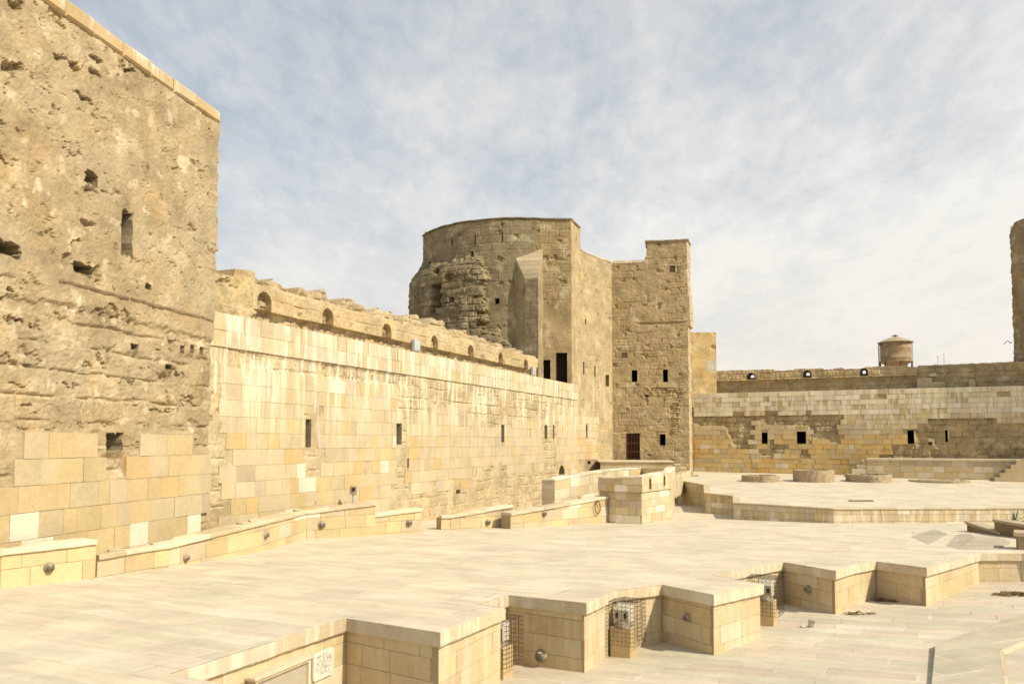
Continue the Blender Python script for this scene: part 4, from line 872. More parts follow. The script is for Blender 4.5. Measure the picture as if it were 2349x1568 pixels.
sweep('coping', [tuple(p) for p in CV.p if True][int(24 * s_step / CV.L) + 1:], lambda S, p: zc_lo + 0.1, [(0.8, 0.22), (0.0, 0.0), (-0.03, -0.03), (-0.03, -0.10), (0.8, -0.1)], M_CAP, kp, 0.3, lambda s, r: pick(r, (1, PALE), (1, CREAM)), 0.01, 15)
sweep('coping', [tuple(KP.P(0.02, 0, 0.01)[:2]), tuple(KP.P(s_t - 0.28, 0, 0.01)[:2])], lambda S, p: zc_lo + 0.1, [(0.8, 0.16), (0.06, 0.02), (0.0, -0.2), (0.8, -0.22)], M_CAP, kp, 0.3, lambda s, r: pick(r, (1, PALE), (1, CREAM)), 0.01, 17)
mb = MB()                                                             # raised end block of the round tower above the concave wall
sweep('coping', [tuple(c0p), tuple(CV.P(s_step * 0.98, 0, 0)[:2])], lambda S, p: ztow + 0.13, [(1.0, 0), (0, 0), (-0.06, -0.03), (-0.06, -0.1), (0, -0.15), (1.0, -0.15)], M_CAP, kp, 0.3, lambda s, r: (0.32, 0.27, 0.18), 0.02, 19)
# barred gate
gr = kh[4]['r']; gt = mk('gate', [(0, 0, 0)], [], M_IRON, kp) if False else None
mb = MB()
ga, gb, gz0, gz1 = gr
for f in (0, 1): 
    s = ga + 0.04 + (gb - ga - 0.08) * f; mb.tube(KP.P(s, gz0 - .2, -0.05), KP.P(s, gz1 - 0.03, -0.05), 0.03, 6)
for z in (gz1 - 0.04, gz0 + (gz1 - gz0) * .62, gz0 + (gz1 - gz0) * .30, gz0 + .05): mb.tube(KP.P(ga + .03, z, -0.05), KP.P(gb - .03, z, -0.05), 0.02, 6)
gf = mb.build('gate', M_IRON, kp); mb = MB()
for i in range(7): s = ga + 0.05 + (gb - ga - .1) * (i + 1) / 8; mb.tube(KP.P(s, gz0, -0.05), KP.P(s, gz1 - .04, -0.05), 0.013, 6)
mk('gate_bars', np.array(mb.v) , mb.f, M_IRON, gf, (0.4, .3, .2))
# annex block to the right of the keep
an = thing('annex_block', 'small ochre plastered block with a grey patch, just right of the keep', 'building', tuple(at(1612, 850, 64.6)))
ax0 = np.array(at(1586, 800, 64.3)[:2]); ax1 = np.array(at(1643, 800, 64.3)[:2]); AX = Path([ax0, ax1]); zx = AX.hit(1615, 762)[1]
def an_col(S, Z):
    c = stonecol((0.48, 0.35, 0.17), 0.12, 201)(S, Z); pch = softpoly(S, Z, AX.poly(C3, [(1210, 1285), (1295, 1285), (1295, 1400), (1190, 1370)]), .05, .04, 3)[..., None]; return c * (1 - pch) + np.array([0.47, 0.43, 0.33]) * pch
relief('wall', AX, 0, AX.L, 6.0, lambda S: zx + 0.03 * fbm(S * 3, S * 0, 3, 5), 0.06, lambda S, Z: 0.03 * fbm(S * 2, Z * 2, 4, 203) - 0.14 * softpoly(S, Z, AX.poly(C3, [(1240, 1160), (1285, 1160), (1285, 1200), (1240, 1200)]), .05, .05, 8) + 0.06 * (Z > zx - .3) * fbm(S * 4, Z * 4, 3, 205), an_col, M_ROUGH, an, (), 2.5)

# ================================================================ RIGHT CURTAIN WALL
R0 = np.array(at(1578, 950, 64.5)[:2]); R1_ = np.array(at(2349, 950, 55.1)[:2]); rd = (R1_ - R0) / np.hypot(*(R1_ - R0))
RWP = Path([R0, R1_ + rd * 14]); RTOP = 6.85
rwt = thing('curtain_wall', 'far wall of small mixed blocks closing the courtyard on the right, below the water tank', 'wall', (float(R0[0] + 8), float(R0[1] - 4), 0.5))
H5 = lambda zf, xa, xb, ya, yb, **k: dict(r=RWP.rect(zf, xa, xb, ya, yb), **k)
rh = [H5(A5, 609, 641, 1297, 1362, name='window', depth=1.6, mat=M_DARK), H5(A5, 808, 859, 1291, 1359, name='window', depth=1.6, mat=M_DARK), H5(A5, 1436, 1473, 1283, 1360, name='window', depth=1.6, mat=M_DARK), H5(A5, 1649, 1664, 1283, 1349, name='window', depth=1.6, mat=M_DARK), H5(A5, 1553, 1576, 1350, 1367, name='putlog_hole', depth=.4)]
z5 = lambda pts: RWP.poly(A5, pts)
RR = [z5([(585, 1192), (1035, 1187), (1062, 1210), (1048, 1352), (890, 1358), (885, 1292), (870, 1258), (640, 1255), (612, 1225)]), z5([(600, 1397), (685, 1397), (685, 1428), (600, 1428)]), z5([(655, 1330), (705, 1330), (705, 1365), (742, 1365), (742, 1393), (655, 1393)]), z5([(787, 1397), (884, 1397), (884, 1426), (787, 1426)]),
      z5([(1548, 1213), (1900, 1205), (1960, 1245), (2120, 1240), (2400, 1260), (2400, 1450), (1260, 1446), (1270, 1428), (1350, 1425), (1350, 1392), (1400, 1352), (1425, 1358), (1430, 1282), (1548, 1262)]),
      z5([(215, 1200), (570, 1195), (580, 1270), (555, 1300), (560, 1395), (460, 1395), (415, 1300), (400, 1262), (215, 1258)]), z5([(-80, 1130), (215, 1130), (215, 1260), (120, 1290), (100, 1365), (-80, 1365)]), z5([(-80, 1365), (70, 1365), (40, 1440), (-80, 1440)])]
def rr_mask(S, Z):
    r = 0
    for i, p in enumerate(RR): r = np.maximum(r, softpoly(S, Z, p, 0.08, 0.05, 210 + i))
    return r
def rw_disp(S, Z):
    m = rr_mask(S, Z); rr, d = masonry(S, Z, 0.42, 0.6, 220); n = fbm(S * 1.6, Z * 1.6, 4, 221); n2 = fbm(S * 5, Z * 5, 3, 222)
    return -0.03 * (1 - m) + m * (-0.12 + 0.10 * n + 0.05 * n2 + 0.12 * (rr - .5) - 0.06 * np.exp(-(d / .035) ** 2))
relief('wall', RWP, 0, RWP.L, 0.0, RTOP - 0.03, 0.065, rw_disp, stonecol((0.34, 0.265, 0.15), 0.2, 230), M_ROUGH, rwt, rh, 2.5, wall_of=rwt)
def rw_col(s, z, r):
    if z > RTOP - 1.7: return pick(r, (5, (.62, .54, .37)), (3, PALE), (1.3, TAN), (1.2, WHT), (0.8, (0.42, 0.33, 0.19)))
    if z < 3.4 + 0.4 * math.sin(s): return pick(r, (4, (0.53, 0.39, 0.175)), (3, (0.50, 0.36, 0.155)), (1.6, (0.52, 0.345, 0.125)), (0.7, PALE), (0.8, TAN), (.25, GRY))
    return pick(r, (4, CREAM), (3, (0.50, 0.40, 0.225)), (2, TAN), (1, PALE))
rzs = [RTOP - 0.36 * i for i in range(19)][::-1]
blocks('stone_facing', RWP, rzs, 0, RWP.L, (0.35, 0.95), M_BLOCK, rwt, lambda s, z, r: any(inpoly(np.array(s + r.gauss(0, .16)), np.array(z + r.gauss(0, .09)), p) for p in RR) or r.random() < 0.006, rw_col, 0.01, 0.006, rh, lambda s, z, r: 0.75 * float(sm(z, 3.2, 5.6)), seed=44, jz=0.014)
# parapet
RP = RWP.shift(-1.7)
rt_px = [(210, 958), (360, 947), (690, 938), (1000, 932), (1500, 915), (1700, 908), (2030, 893), (2096, 892)]
rtop = interp([RP.hit(*A5(a, b), .4) for a, b in rt_px]); rs0 = RP.hit(*A5(203, 960), .4)[0]; rs1 = RP.hit(*A5(1490, 950), .4)[0]
rbz = float(np.median([RP.hit(*A5(a, b), .4)[1] for a, b in ((370, 1003), (900, 990), (1460, 975))]))
rn = []
for xa, xb, ya, yb in ((598, 695, 250, 340), (1203, 1300, 222, 318), (1818, 1908, 200, 305)):
    r_ = RP.rect(C7, xa, xb, ya, yb, .4); rn.append(dict(r=(r_[0], r_[1], rbz + 0.06, r_[3]), name='loophole', depth=0.9, arch=1, through=1, narrow=0.40, col=(0.17, 0.13, 0.075)))
def rb_disp(S, Z):
    rr, d = masonry(S, Z, 0.4, 0.7, 240); return 0.05 * fbm(S * 1.6, Z * 1.6, 4, 241) + 0.06 * (rr - .5) - 0.06 * np.exp(-(d / .03) ** 2) + 0.02 * fbm(S * 6, Z * 6, 3, 243)
def rbt(S): return rtop(S) + 0.08 * fbm(S * 1.5, S * 0, 4, 245) - 0.10 * (h2(np.floor(S * 1.4), np.floor(S) * 0, 8) > .6)
relief('parapet_beam', RP, rs0, rs1, rbz, rbt, 0.05, rb_disp, stonecol((0.42, 0.325, 0.185), 0.18, 250), M_ROUGH, rwt, rn, 0.45, base=0.4, wall_of=rwt)
lowtop = lambda S: np.where(S < rs1 + 0.05, rbz + 0.02, rtop(S) + 0.08 * fbm(S * 1.5, S * 0, 4, 245))
relief('parapet_base', RP, rs0, RP.L, RTOP - 0.3, lowtop, 0.06, rb_disp, stonecol((0.38, 0.30, 0.175), 0.2, 255), M_ROUGH, rwt, (), 0.5, base=0.12)
mb = MB()                                                            # fallen parapet stones left on the walk
for (xa, xb, ya, yb) in ((1490, 1575, 987, 1010), (1505, 1648, 1009, 1032), (1785, 1815, 998, 1018), (1560, 1600, 960, 980)):
    sa, za, = RWP.hit(*A5(xa, yb), -0.9); sb, zb = RWP.hit(*A5(xb, ya), -0.9); pts = [RWP.P(s, 0, o)[:2] for s, o in ((sa, -0.8), (sb, -0.8), (sb, -1.4), (sa, -1.4))]
    mb.prism([tuple(p + np.array([rnd.uniform(-.05, .05), 0])) for p in pts], min(za, RTOP) if ya > 985 else za, zb, (0.48, 0.385, 0.24), 0.05)
mb.build('parapet_stones', M_ROUGH, rwt)

# ================================================================ RIGHT EDGE TOWER
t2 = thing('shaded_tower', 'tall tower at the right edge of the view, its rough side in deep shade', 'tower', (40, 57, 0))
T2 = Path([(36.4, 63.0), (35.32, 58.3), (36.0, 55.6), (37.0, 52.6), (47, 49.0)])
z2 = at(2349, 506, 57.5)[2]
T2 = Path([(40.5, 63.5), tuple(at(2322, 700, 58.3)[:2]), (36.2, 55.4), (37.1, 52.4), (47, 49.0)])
sc1 = T2.c[1]
def t2_top(S): return z2 - 0.55 * np.exp(-((S - sc1) / 0.35) ** 2) + 0.05 * fbm(S * 2, S * 0, 3, 3)
def t2_disp(S, Z):
    rr, d = masonry(S, Z, 0.42, 0.7, 260); return 0.10 * fbm(S * 1.2, Z * 1.2, 4, 261) + 0.07 * (rr - .5) - 0.06 * np.exp(-(d / .04) ** 2) + 0.05 * fbm(S * 4, Z * 4, 3, 262)
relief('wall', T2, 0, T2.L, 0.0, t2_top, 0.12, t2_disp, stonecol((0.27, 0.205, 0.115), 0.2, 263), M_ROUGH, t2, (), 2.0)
pw = at(2322, 786, 58.0); mb = MB(); prev = None
for i in range(9):
    q = at(2322 - 20 * i / 8, 784 + 3.0 * math.sin(i * 1.1) + (4 if i == 8 else 0), 58.0)
    if prev is not None: mb.tube(prev, q, 0.022, 5)
    prev = q
mb.build('bent_rod', M_IRON, t2)

# ================================================================ WATER TANK far behind
WY = 200.0; wc = at(2054.5, 800, WY); k_ = WY / F
wt = thing('water_tank', 'rusty cylindrical water tank with a conical roof showing above the far wall', 'water tower', (float(wc[0]), WY, -3.0))
zz = lambda y: at(2054.5, y, WY)[2] + 3.0
M_RUST = plain('rusted_tank_paint', (0.30, 0.215, 0.125), 0.75, 0.1, 0.45, 0.7); M_TROOF = plain('tank_roof_sheet', (0.36, 0.30, 0.19), 0.7, 0.1, 0.2, 1.0)
def Y4(y): return zz(C4(0, y)[1])
rb_ = 205 / 5.151 / 1.1988 * k_
mb = MB(); mb.lathe([(rb_ * .97, Y4(415)), (rb_, Y4(425)), (rb_, Y4(500)), (rb_ * 1.012, Y4(503)), (rb_ * 1.012, Y4(508)), (rb_, Y4(512)), (rb_, Y4(640)), (rb_ * 1.015, Y4(643)), (rb_, Y4(650)), (rb_, Y4(690))], 40); mb.build('tank', M_RUST, wt, True, True)
mb = MB(); re_ = 240 / 5.151 / 1.1988 * k_; mb.lathe([(re_ * .9, Y4(428)), (re_, Y4(424)), (re_, Y4(418)), (re_ * .62, Y4(378)), (re_ * .18, Y4(342)), (0.02, Y4(338))], 40); ro = mb.build('roof', M_TROOF, wt, False, True)
mb = MB(); rv = 52 / 5.151 / 1.1988 * k_; mb.lathe([(rv * .35, Y4(345)), (rv * .35, Y4(327)), (rv, Y4(324)), (rv * .4, Y4(310)), (.02, Y4(302))], 16); vtt = mk('vent', mb.v, mb.f, M_TROOF, ro, (.4, .3, .2), local=True)
mb = MB(); mb.lathe([(rb_ * 1.05, Y4(688)), (rb_ * 1.1, Y4(692)), (rb_ * 1.1, Y4(700)), (rb_ * .9, Y4(712)), (rb_ * .6, Y4(745)), (0.05, Y4(748))], 32); mb.build('bowl', M_RUST, wt, True, True)
mb = MB()
for i in range(6):
    mb = MB(); a = i * math.pi / 3 + .4; mb.tube((rb_ * 1.02 * math.cos(a), rb_ * 1.02 * math.sin(a), Y4(700)), (rb_ * .9 * math.cos(a), rb_ * .9 * math.sin(a), 0), .22, 8); mb.build('leg', M_IRON, wt, False, True)
mb = MB(); xp = -240 / 5.151 / 1.1988 * k_; mb.tube((xp, 0, 0), (xp, 0, Y4(455)), .14, 8); mb.tube((xp, 0, Y4(455)), (-rb_ * .98, 0, Y4(448)), .12, 8); mb.tube((xp, 0, Y4(700)), (-rb_ * .9, 0, Y4(700)), .1, 6); mb.tube((xp, 0, Y4(620)), (-rb_, 0, Y4(620)), .06, 6); mb.build('inlet_pipe', M_IRON, wt, False, True)
mb = MB(); xl = rb_ + 0.45
for dy in (-.3, .3): mb.tube((xl, dy, Y4(690)), (xl, dy, Y4(430)), .05, 5)
for i in range(14): z = Y4(685) + (Y4(440) - Y4(685)) * i / 13; mb.tube((xl, -.3, z), (xl, .3, z), .03, 5); mb.tube((xl, .3, z), (rb_ * .98, .3, z), .03, 4) if i % 4 == 0 else None
mb.build('ladder', M_IRON, wt, False, True)
am = thing('antenna_mast', 'faint thin twin-pole mast on the horizon right of the water tank', 'mast', (float(at(2157, 830, 400)[0]), 400, -3))
zt4 = at(2157, C4(0, 575)[1], 400)[2] + 3; mb = MB()
for dx in (-1.2, 1.9): mb.tube((dx, 0, 0), (dx, 0, zt4 - (1.0 if dx < 0 else 0)), .18, 5)
mb.build('pole', M_GREYBOX, am, False, True); mb = MB()
for i in range(12): mb.tube((-1.2, 0, zt4 - 2 - i * 1.6), (1.9, 0, zt4 - 2.9 - i * 1.6), .08, 4)
mb.build('crossbar', M_GREYBOX, am, False, True)

# ================================================================ TERRACE FURNITURE: wells, platforms, steps
def well(cx, hw, yc, hpx, label, seed, flat=False):
    c = tz(cx, yc); Y = c[1]; r = hw * Y / F; hgt = hpx * Y / F; ctr = (float(c[0]), float(Y + r), float(TERR(Y + r)))
    t = thing('well_ring', label, 'well', ctr, 0, 'round stone well rims on the terrace'); mb = MB(); n = 56; r_ = random.Random(seed)
    th = .2
    ga = [1 + 0.02 * r_.uniform(-1, 1) for _ in range(n)]; hz = [0.012 * r_.uniform(-1, 1) for _ in range(n)]
    prof = [(r * 1.01, -.15), (r, .02), (r * .995, hgt * .33), (r * 1.005, hgt * .66), (r, hgt - .03), (r - .04, hgt), (r - th, hgt), (r - th, -.1)]
    vs = []
    for j, (q, h) in enumerate(prof):
        for i in range(n): a = 2 * math.pi * i / n; qq = q * (ga[(i * 3 + j * 7) % n]); vs.append((qq * math.cos(a), qq * math.sin(a), h + (hz[i] if 4 <= j <= 6 else 0)))
    mb.add(vs, [(j * n + i, j * n + (i + 1) % n, (j + 1) * n + (i + 1) % n, (j + 1) * n + i) for j in range(len(prof) - 1) for i in range(n)], (0.37, 0.29, 0.185)); mb.build('rim', M_ROUGH, t, False, True)
    mb = MB(); mb.lathe([(r - th + .02, .03), (.01, .02)], n); mb.build('fill', M_DARK, t, False, True)
    mb = MB()                                                         # loose mortar at the foot
    for i in range(26): a = r_.uniform(0, 6.28); q = r * r_.uniform(1.02, 1.14); s_ = r_.uniform(.02, .06); mb.box((q * math.cos(a), q * math.sin(a), .015), (s_, s_ * 1.5, .04), a, (.42, .35, .23), .01)
    mb.build('crumbs', M_ROUGH, t, False, True)['kind'] = 'stuff'; return t
well(1758, 42.6, 1106, 14, 'leftmost well ring, low and plain, on the terrace', 1)
well(1883, 45, 1106.5, 27, 'tallest well ring, second from the left on the terrace', 2)
well(2015, 50, 1107, 16.5, 'wide low well ring on the terrace, left of the flat ring', 3)
c = tz(2154, 1104); Y = c[1]; t = thing('well_ring', 'flat ground-level ring of concentric stone courses, rightmost on the terrace', 'well', (float(c[0]), float(Y), float(TERR(Y))), 0, 'round stone well rims on the terrace')
mb = MB(); rad = 63 * Y / F
for q0_, q1_, hh in ((rad * .82, rad, .10), (rad * .5, rad * .7, .13), (rad * .18, rad * .4, .11)): mb.lathe([(q1_, -.05), (q1_, hh * .8), (q1_ - .05, hh), (q0_ + .04, hh), (q0_, hh * .7), (q0_, -.05)], 48, jit=.03, c=(0.36, 0.29, 0.185))
mb.build('rim', M_ROUGH, t, False, True); mb = MB(); mb.lathe([(rad * .98, .03), (.01, .035)], 40); mb.build('fill', plain('well_soil', (0.22, .17, .11), .95), t, False, True)

# long platform with stairs against the far wall
po = 2.2
pf0 = RWP.hit(*B8(1165, 180), po); 
pla = thing('stone_platform', 'long low stone platform along the foot of the far wall with steps at both ends', 'platform', tuple(RWP.P(pf0[0] + 5, 0.6, po)))
zpt = RWP.hit(*B8(1500, 114), po)[1]; PF = Path([RWP.P(pf0[0], 0, 0.05)[:2], RWP.P(pf0[0], 0, po)[:2], RWP.P(RWP.L, 0, po)[:2]])
relief('body', PF, 0, PF.L, 0.2, zpt - 0.02, 0.25, lambda S, Z: S * 0 - 0.02, lambda S, Z: np.stack([S * 0 + .38, S * 0 + .30, S * 0 + .18], -1), M_BLOCK, pla, thick=0.3)
blocks('stone_facing', PF, [0.2, 0.62, 1.02, 1.42, zpt - .02], 0, PF.L, (0.5, 1.1), M_BLOCK, pla, lambda s, z, r: z < .7 and r.random() < .3, lambda s, z, r: pick(r, (4, CREAM), (3, PALE), (2, YEL), (1, TAN)), 0.0, 0.008, seed=55)
mb = MB(); pa_ = [RWP.P(pf0[0] - 0.05, 0, po + .06)[:2], RWP.P(RWP.L, 0, po + .06)[:2], RWP.P(RWP.L, 0, 0.06)[:2], RWP.P(pf0[0] - .05, 0, .06)[:2]]; mb.prism([tuple(p) for p in pa_], zpt - .1, zpt + .03, PALE, .015); mb.build('top_slab', M_CAP, pla)
mb = MB(); s_l = RWP.hit(*B8(1012, 228), po)[0]; tzv = 0.52; nst = 4
for i in range(nst):
    sa = s_l + (pf0[0] - s_l) * i / nst; zt = tzv + (zpt - tzv) * (i + 1) / (nst + 0.3); mb.prism([tuple(RWP.P(s, 0, o)[:2]) for s, o in ((sa, 0.4), (pf0[0] - .01 - i * .001, 0.4), (pf0[0] - .01 - i * .001, po + .02 - i * .04), (sa, po + .02 - i * .04))], 0.1 if i == 0 else zt - 0.36, zt, pick(rnd, (1, CREAM), (1, PALE)), .02)
mb.build('steps', M_CAP, pla)
mb = MB(); sr0 = RWP.hit(*B8(2125, 240), po + 1.2)[0]; sr1 = RWP.hit(*B8(2330, 130), po + 1.2)[0]; nst = 5
for i in range(nst + 3):
    sa = sr0 + (sr1 - sr0) * i / nst; zt = tzv + (zpt - tzv) * min(1, (i + 1) / nst); mb.prism([tuple(RWP.P(s, 0, o)[:2]) for s, o in ((sa, po + .09), (sr1 + 6, po + .09), (sr1 + 6, po + 1.4 - i * .004), (sa, po + 1.4 - i * .004))], 0.1 if i == 0 else zt - 0.3, zt, pick(rnd, (1, (0.50, .4, .24)), (1, (.46, .36, .21))), .02)
mb.build('steps', M_CAP, pla)
# platform under the barred gate
gp_ = thing('stone_platform', 'small stone platform below the barred gate, stepping down on its right', 'platform', tuple(at(1460, 1075, 58)))
Y0 = 58.2; G = [np.array(at(1377, 1060, Y0 + .8)[:2]), np.array(at(1543, 1060, Y0 - .4)[:2])]; GP = Path(G + [G[1] + np.array([.5, 3.0])]); zg = at(1460, 1057, Y0)[2]
relief('body', GP, 0, GP.L, 0.0, zg - .1, .3, lambda S, Z: S * 0 - .02, lambda S, Z: np.stack([S * 0 + .42, S * 0 + .34, S * 0 + .2], -1), M_BLOCK, gp_, thick=.3)
blocks('stone_facing', GP, [0, .4, .8, 1.2, zg - .1], 0, GP.L, (.5, 1.2), M_BLOCK, gp_, None, lambda s, z, r: pick(r, (3, CREAM), (2, PALE), (2, YEL)), 0.0, .006, seed=66)
mb = MB(); mb.prism([tuple(G[0] + np.array([-.1, -.08])), tuple(G[1] + np.array([.1, -.08])), tuple(G[1] + np.array([.6, 3.4])), tuple(G[0] + np.array([0, 4.0]))], zg - .1, zg, PALE, .02); mb.build('top_slab', M_CAP, gp_)
mb = MB()
for i in range(5):
    p = G[1] + np.array([0.12 + i * .42, -.0]); z1 = zg - .22 - i * .24; mb.prism([tuple(p), tuple(p + np.array([.42, -.14])), tuple(p + np.array([.8, 2.2])), tuple(p + np.array([.38, 2.3]))], 0.2, z1, pick(rnd, (1, PALE), (1, CREAM)), .02)
mb.build('steps', M_CAP, gp_)
# kerb wall running back from the enclosure
KW = [tz(*A8(1748, 545))[:2], tz(*A8(1925, 452))[:2], tz(*A8(2010, 402))[:2]]; kw = Path(KW); kwt = interp(list(zip(kw.c, [at(*A8(x, y), KW[i][1])[2] for i, (x, y) in enumerate(((1748, 435), (1915, 372), (2010, 375)))])))
kk = thing('kerb_wall', 'narrow kerb wall running from the enclosure back toward the gate platform', 'wall', (float(KW[0][0]), float(KW[0][1]), .3))
relief('body', kw, 0, kw.L, -.3, lambda S: kwt(S), .25, lambda S, Z: S * 0 - .012, lambda S, Z: np.stack([S * 0 + .45, S * 0 + .37, S * 0 + .23], -1), M_BLOCK, kk, thick=.45)
blocks('stone_facing', kw, [-.2, .3, .75, 1.2, 1.7], 0, kw.L, (.4, .8), M_BLOCK, kk, None, lambda s, z, r: pick(r, (3, CREAM), (3, PALE)), 0.0, .006, ztop=lambda S: kwt(S), seed=67)
# drain cover on the terrace
p = tz(1975, 1149); mb = MB(); mb.box((0, 0, .02), (1.1, .35, .05), .1, (.2, .16, .1), .01); o = mb.build('drain_cover', plain('drain_iron', (.16, .12, .07), .8), None, False, True); o.location = p; tag(o, 'small dark drain slab near the front edge of the terrace', 'drain cover')

# ================================================================ RIGHT: sloping side walls, ramp, plant
SB = np.array(pz(2218.5, 1218.2)[:2]); SE = np.array(pz(2349, 1234.2)[:2]); sdir = (SE - SB) / np.hypot(*(SE - SB)); snr = np.array([-sdir[1], sdir[0]]) 
if snr[0] < 0: snr = -snr
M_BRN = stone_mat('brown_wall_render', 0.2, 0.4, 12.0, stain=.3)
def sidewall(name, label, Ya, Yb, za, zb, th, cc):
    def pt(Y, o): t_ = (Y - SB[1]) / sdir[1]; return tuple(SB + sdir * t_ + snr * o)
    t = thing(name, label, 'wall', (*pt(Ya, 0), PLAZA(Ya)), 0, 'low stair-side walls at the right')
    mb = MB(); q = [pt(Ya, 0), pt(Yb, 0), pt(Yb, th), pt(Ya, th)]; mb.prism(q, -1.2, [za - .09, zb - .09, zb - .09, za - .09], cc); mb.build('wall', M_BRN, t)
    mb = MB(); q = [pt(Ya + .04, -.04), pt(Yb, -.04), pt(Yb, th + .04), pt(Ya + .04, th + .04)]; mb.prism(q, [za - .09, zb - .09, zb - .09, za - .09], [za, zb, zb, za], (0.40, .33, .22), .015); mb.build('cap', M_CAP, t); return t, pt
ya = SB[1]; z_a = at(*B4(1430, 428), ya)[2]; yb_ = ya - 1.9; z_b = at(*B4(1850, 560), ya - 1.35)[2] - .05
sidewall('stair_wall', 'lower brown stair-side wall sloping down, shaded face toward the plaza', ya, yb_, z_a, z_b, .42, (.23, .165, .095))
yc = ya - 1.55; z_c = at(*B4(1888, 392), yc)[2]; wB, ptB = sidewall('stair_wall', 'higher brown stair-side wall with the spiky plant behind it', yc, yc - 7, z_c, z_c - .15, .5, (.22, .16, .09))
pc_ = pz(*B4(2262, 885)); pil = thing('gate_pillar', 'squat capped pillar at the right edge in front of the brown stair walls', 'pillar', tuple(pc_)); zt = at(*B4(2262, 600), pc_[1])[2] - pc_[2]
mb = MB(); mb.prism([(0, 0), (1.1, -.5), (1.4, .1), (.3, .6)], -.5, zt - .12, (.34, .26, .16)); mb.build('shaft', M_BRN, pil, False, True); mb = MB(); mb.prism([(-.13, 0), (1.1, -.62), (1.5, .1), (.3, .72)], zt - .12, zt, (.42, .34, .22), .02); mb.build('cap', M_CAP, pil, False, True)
# plant
pp = at(*B4(2035, 335), yc - .05); pn = thing('spiky_plant', 'small green spiky plant growing behind the brown stair wall', 'plant', (float(pp[0]) + .35, float(pp[1]), z_c - .12))
M_LEAF = plain('agave_leaf', (0.085, 0.12, 0.045), 0.55, 0, 0.3, 5); mb = MB(); rl = random.Random(4)
for i in range(34):
    a = rl.uniform(0, 6.28); tilt = rl.uniform(.1, 1.35); ln = rl.uniform(.38, .66); w = .022; d = Vector((math.cos(a) * math.sin(tilt), math.sin(a) * math.sin(tilt), math.cos(tilt))); sdv = Vector((-math.sin(a), math.cos(a), 0)); vs = []
    for k in range(6):
        f = k / 5; q = d * (ln * f) + Vector((0, 0, -.16 * f * f * tilt)); ww = w * (1 - f) ** .7 * (0.6 + f * .8 if f < .5 else 1); vs += [q - sdv * ww, q + Vector((0, 0, -.008)), q + sdv * ww]
    mb.add(vs, [(k * 3 + j, k * 3 + j + 1, k * 3 + j + 4, k * 3 + j + 3) for k in range(5) for j in range(2)])
mb.build('leaves', M_LEAF, pn, False, True)
# shallow paved ramp wedges
def wedge(px, lifts, name, label=None):
    pts = [pz(*p) for p in px]; mb = MB(); mb.prism([(p[0], p[1]) for p in pts], [p[2] - .3 for p in pts], [p[2] + l for p, l in zip(pts, lifts)]); o = mb.build(name, M_RAMP); struct(o); return o
wedge([B4(520, 672), B4(815, 802), B4(1105, 652), B4(900, 572)], (.006, .008, .06, .05), 'paved_ramp')
wedge([B4(1100, 822), B4(1310, 862), B4(1560, 716), B4(1470, 672), B4(1275, 662)], (.008, .012, .12, .10, .06), 'paved_ramp')
wedge([B4(1300, 868), B4(1420, 884), B4(1900, 884), B4(2140, 790), B4(1940, 722), B4(1585, 720)], (.005, .006, .01, .07, .09, .12), 'paved_ramp')

# near walkway at the lower right
NW = thing('walkway_block', 'broad flat-topped masonry block at the lower right corner, nearest the camera', 'wall', (7, 11, -1.1))
zN = -0.77; f3 = lambda x, y: fz(x, y, zN)[:2]
P1 = f3(2146.4, 1475); Pn = f3(2137, 1568); dd = (Pn - P1) / np.hypot(*(Pn - P1)); Pf = P1 + dd * 9
E1 = f3(2349, 1405); de = (E1 - P1) / np.hypot(*(E1 - P1)); E2 = P1 + de * 14
Q1 = f3(2303, 1495); Q2 = f3(2349, 1474.5); dq = (Q2 - Q1) / np.hypot(*(Q2 - Q1)); Qe = Q1 + dq * 12; Q3 = f3(2317, 1568); dq3 = (Q3 - Q1) / np.hypot(*(Q3 - Q1)); Qf = Q1 + dq3 * 8
poly = [Pf, Qf, Q1, Qe, E2, P1]
mb = MB(); mb.add([(p[0], p[1], zN) for p in poly], [tuple(range(6))]); o = mb.build('top_paving', pave_mat('walkway_paving', PA + 0.9, 0.6, 1.3, [(0.0, (0.435, 0.395, 0.30)), (0.4, (0.43, 0.385, 0.285)), (0.7, (0.445, 0.385, 0.29))], 21.0, contrast=0.6), NW)
bm = bmesh.new(); bm.from_mesh(o.data); bmesh.ops.triangulate(bm, faces=bm.faces[:], ngon_method='EAR_CLIP'); 
for f in bm.faces:
    if f.normal.z < 0: f.normal_flip()
bm.to_mesh(o.data); bm.free()
lp = [tuple(Qf), tuple(Q1), tuple(Qe)]
sweep('cap', lp, lambda S, p: zN, [(0.075, 0.004), (0.02, 0.004), (0.0, -0.018), (0.002, -0.24), (0.30, -0.24)], M_CAP, NW, .15, capcol, .004, 33, lens=(.9, 1.6), joint=.003)
lpw = Path(lp).shift(-0.0); lpw = Path([tuple(np.array(p) - (lpw.vn[i]) * .07) for i, p in enumerate(lp)])
blocks('stone_facing', lpw, [-3.0, -2.5, -2.1, -1.7, -1.3, -.92], 0, lpw.L, (.6, 1.1), M_BLOCK, NW, None, lambda s, z, r: pick(r, (6, (0.50, .36, .16)), (4, YEL)), 0.0, .006, seed=77, depth=.3)
mb = MB(); lq = Path([tuple(P1), tuple(Pf)]);
for a, b in ((Pf, P1), (P1, E2), (E2, Qe)): mb.add([(*a, -1.7), (*b, -1.7), (*b, zN - .002), (*a, zN - .002)], [(0, 1, 2, 3)], (.40, .32, .19))
mb.build('side_wall', M_BLOCK, NW)

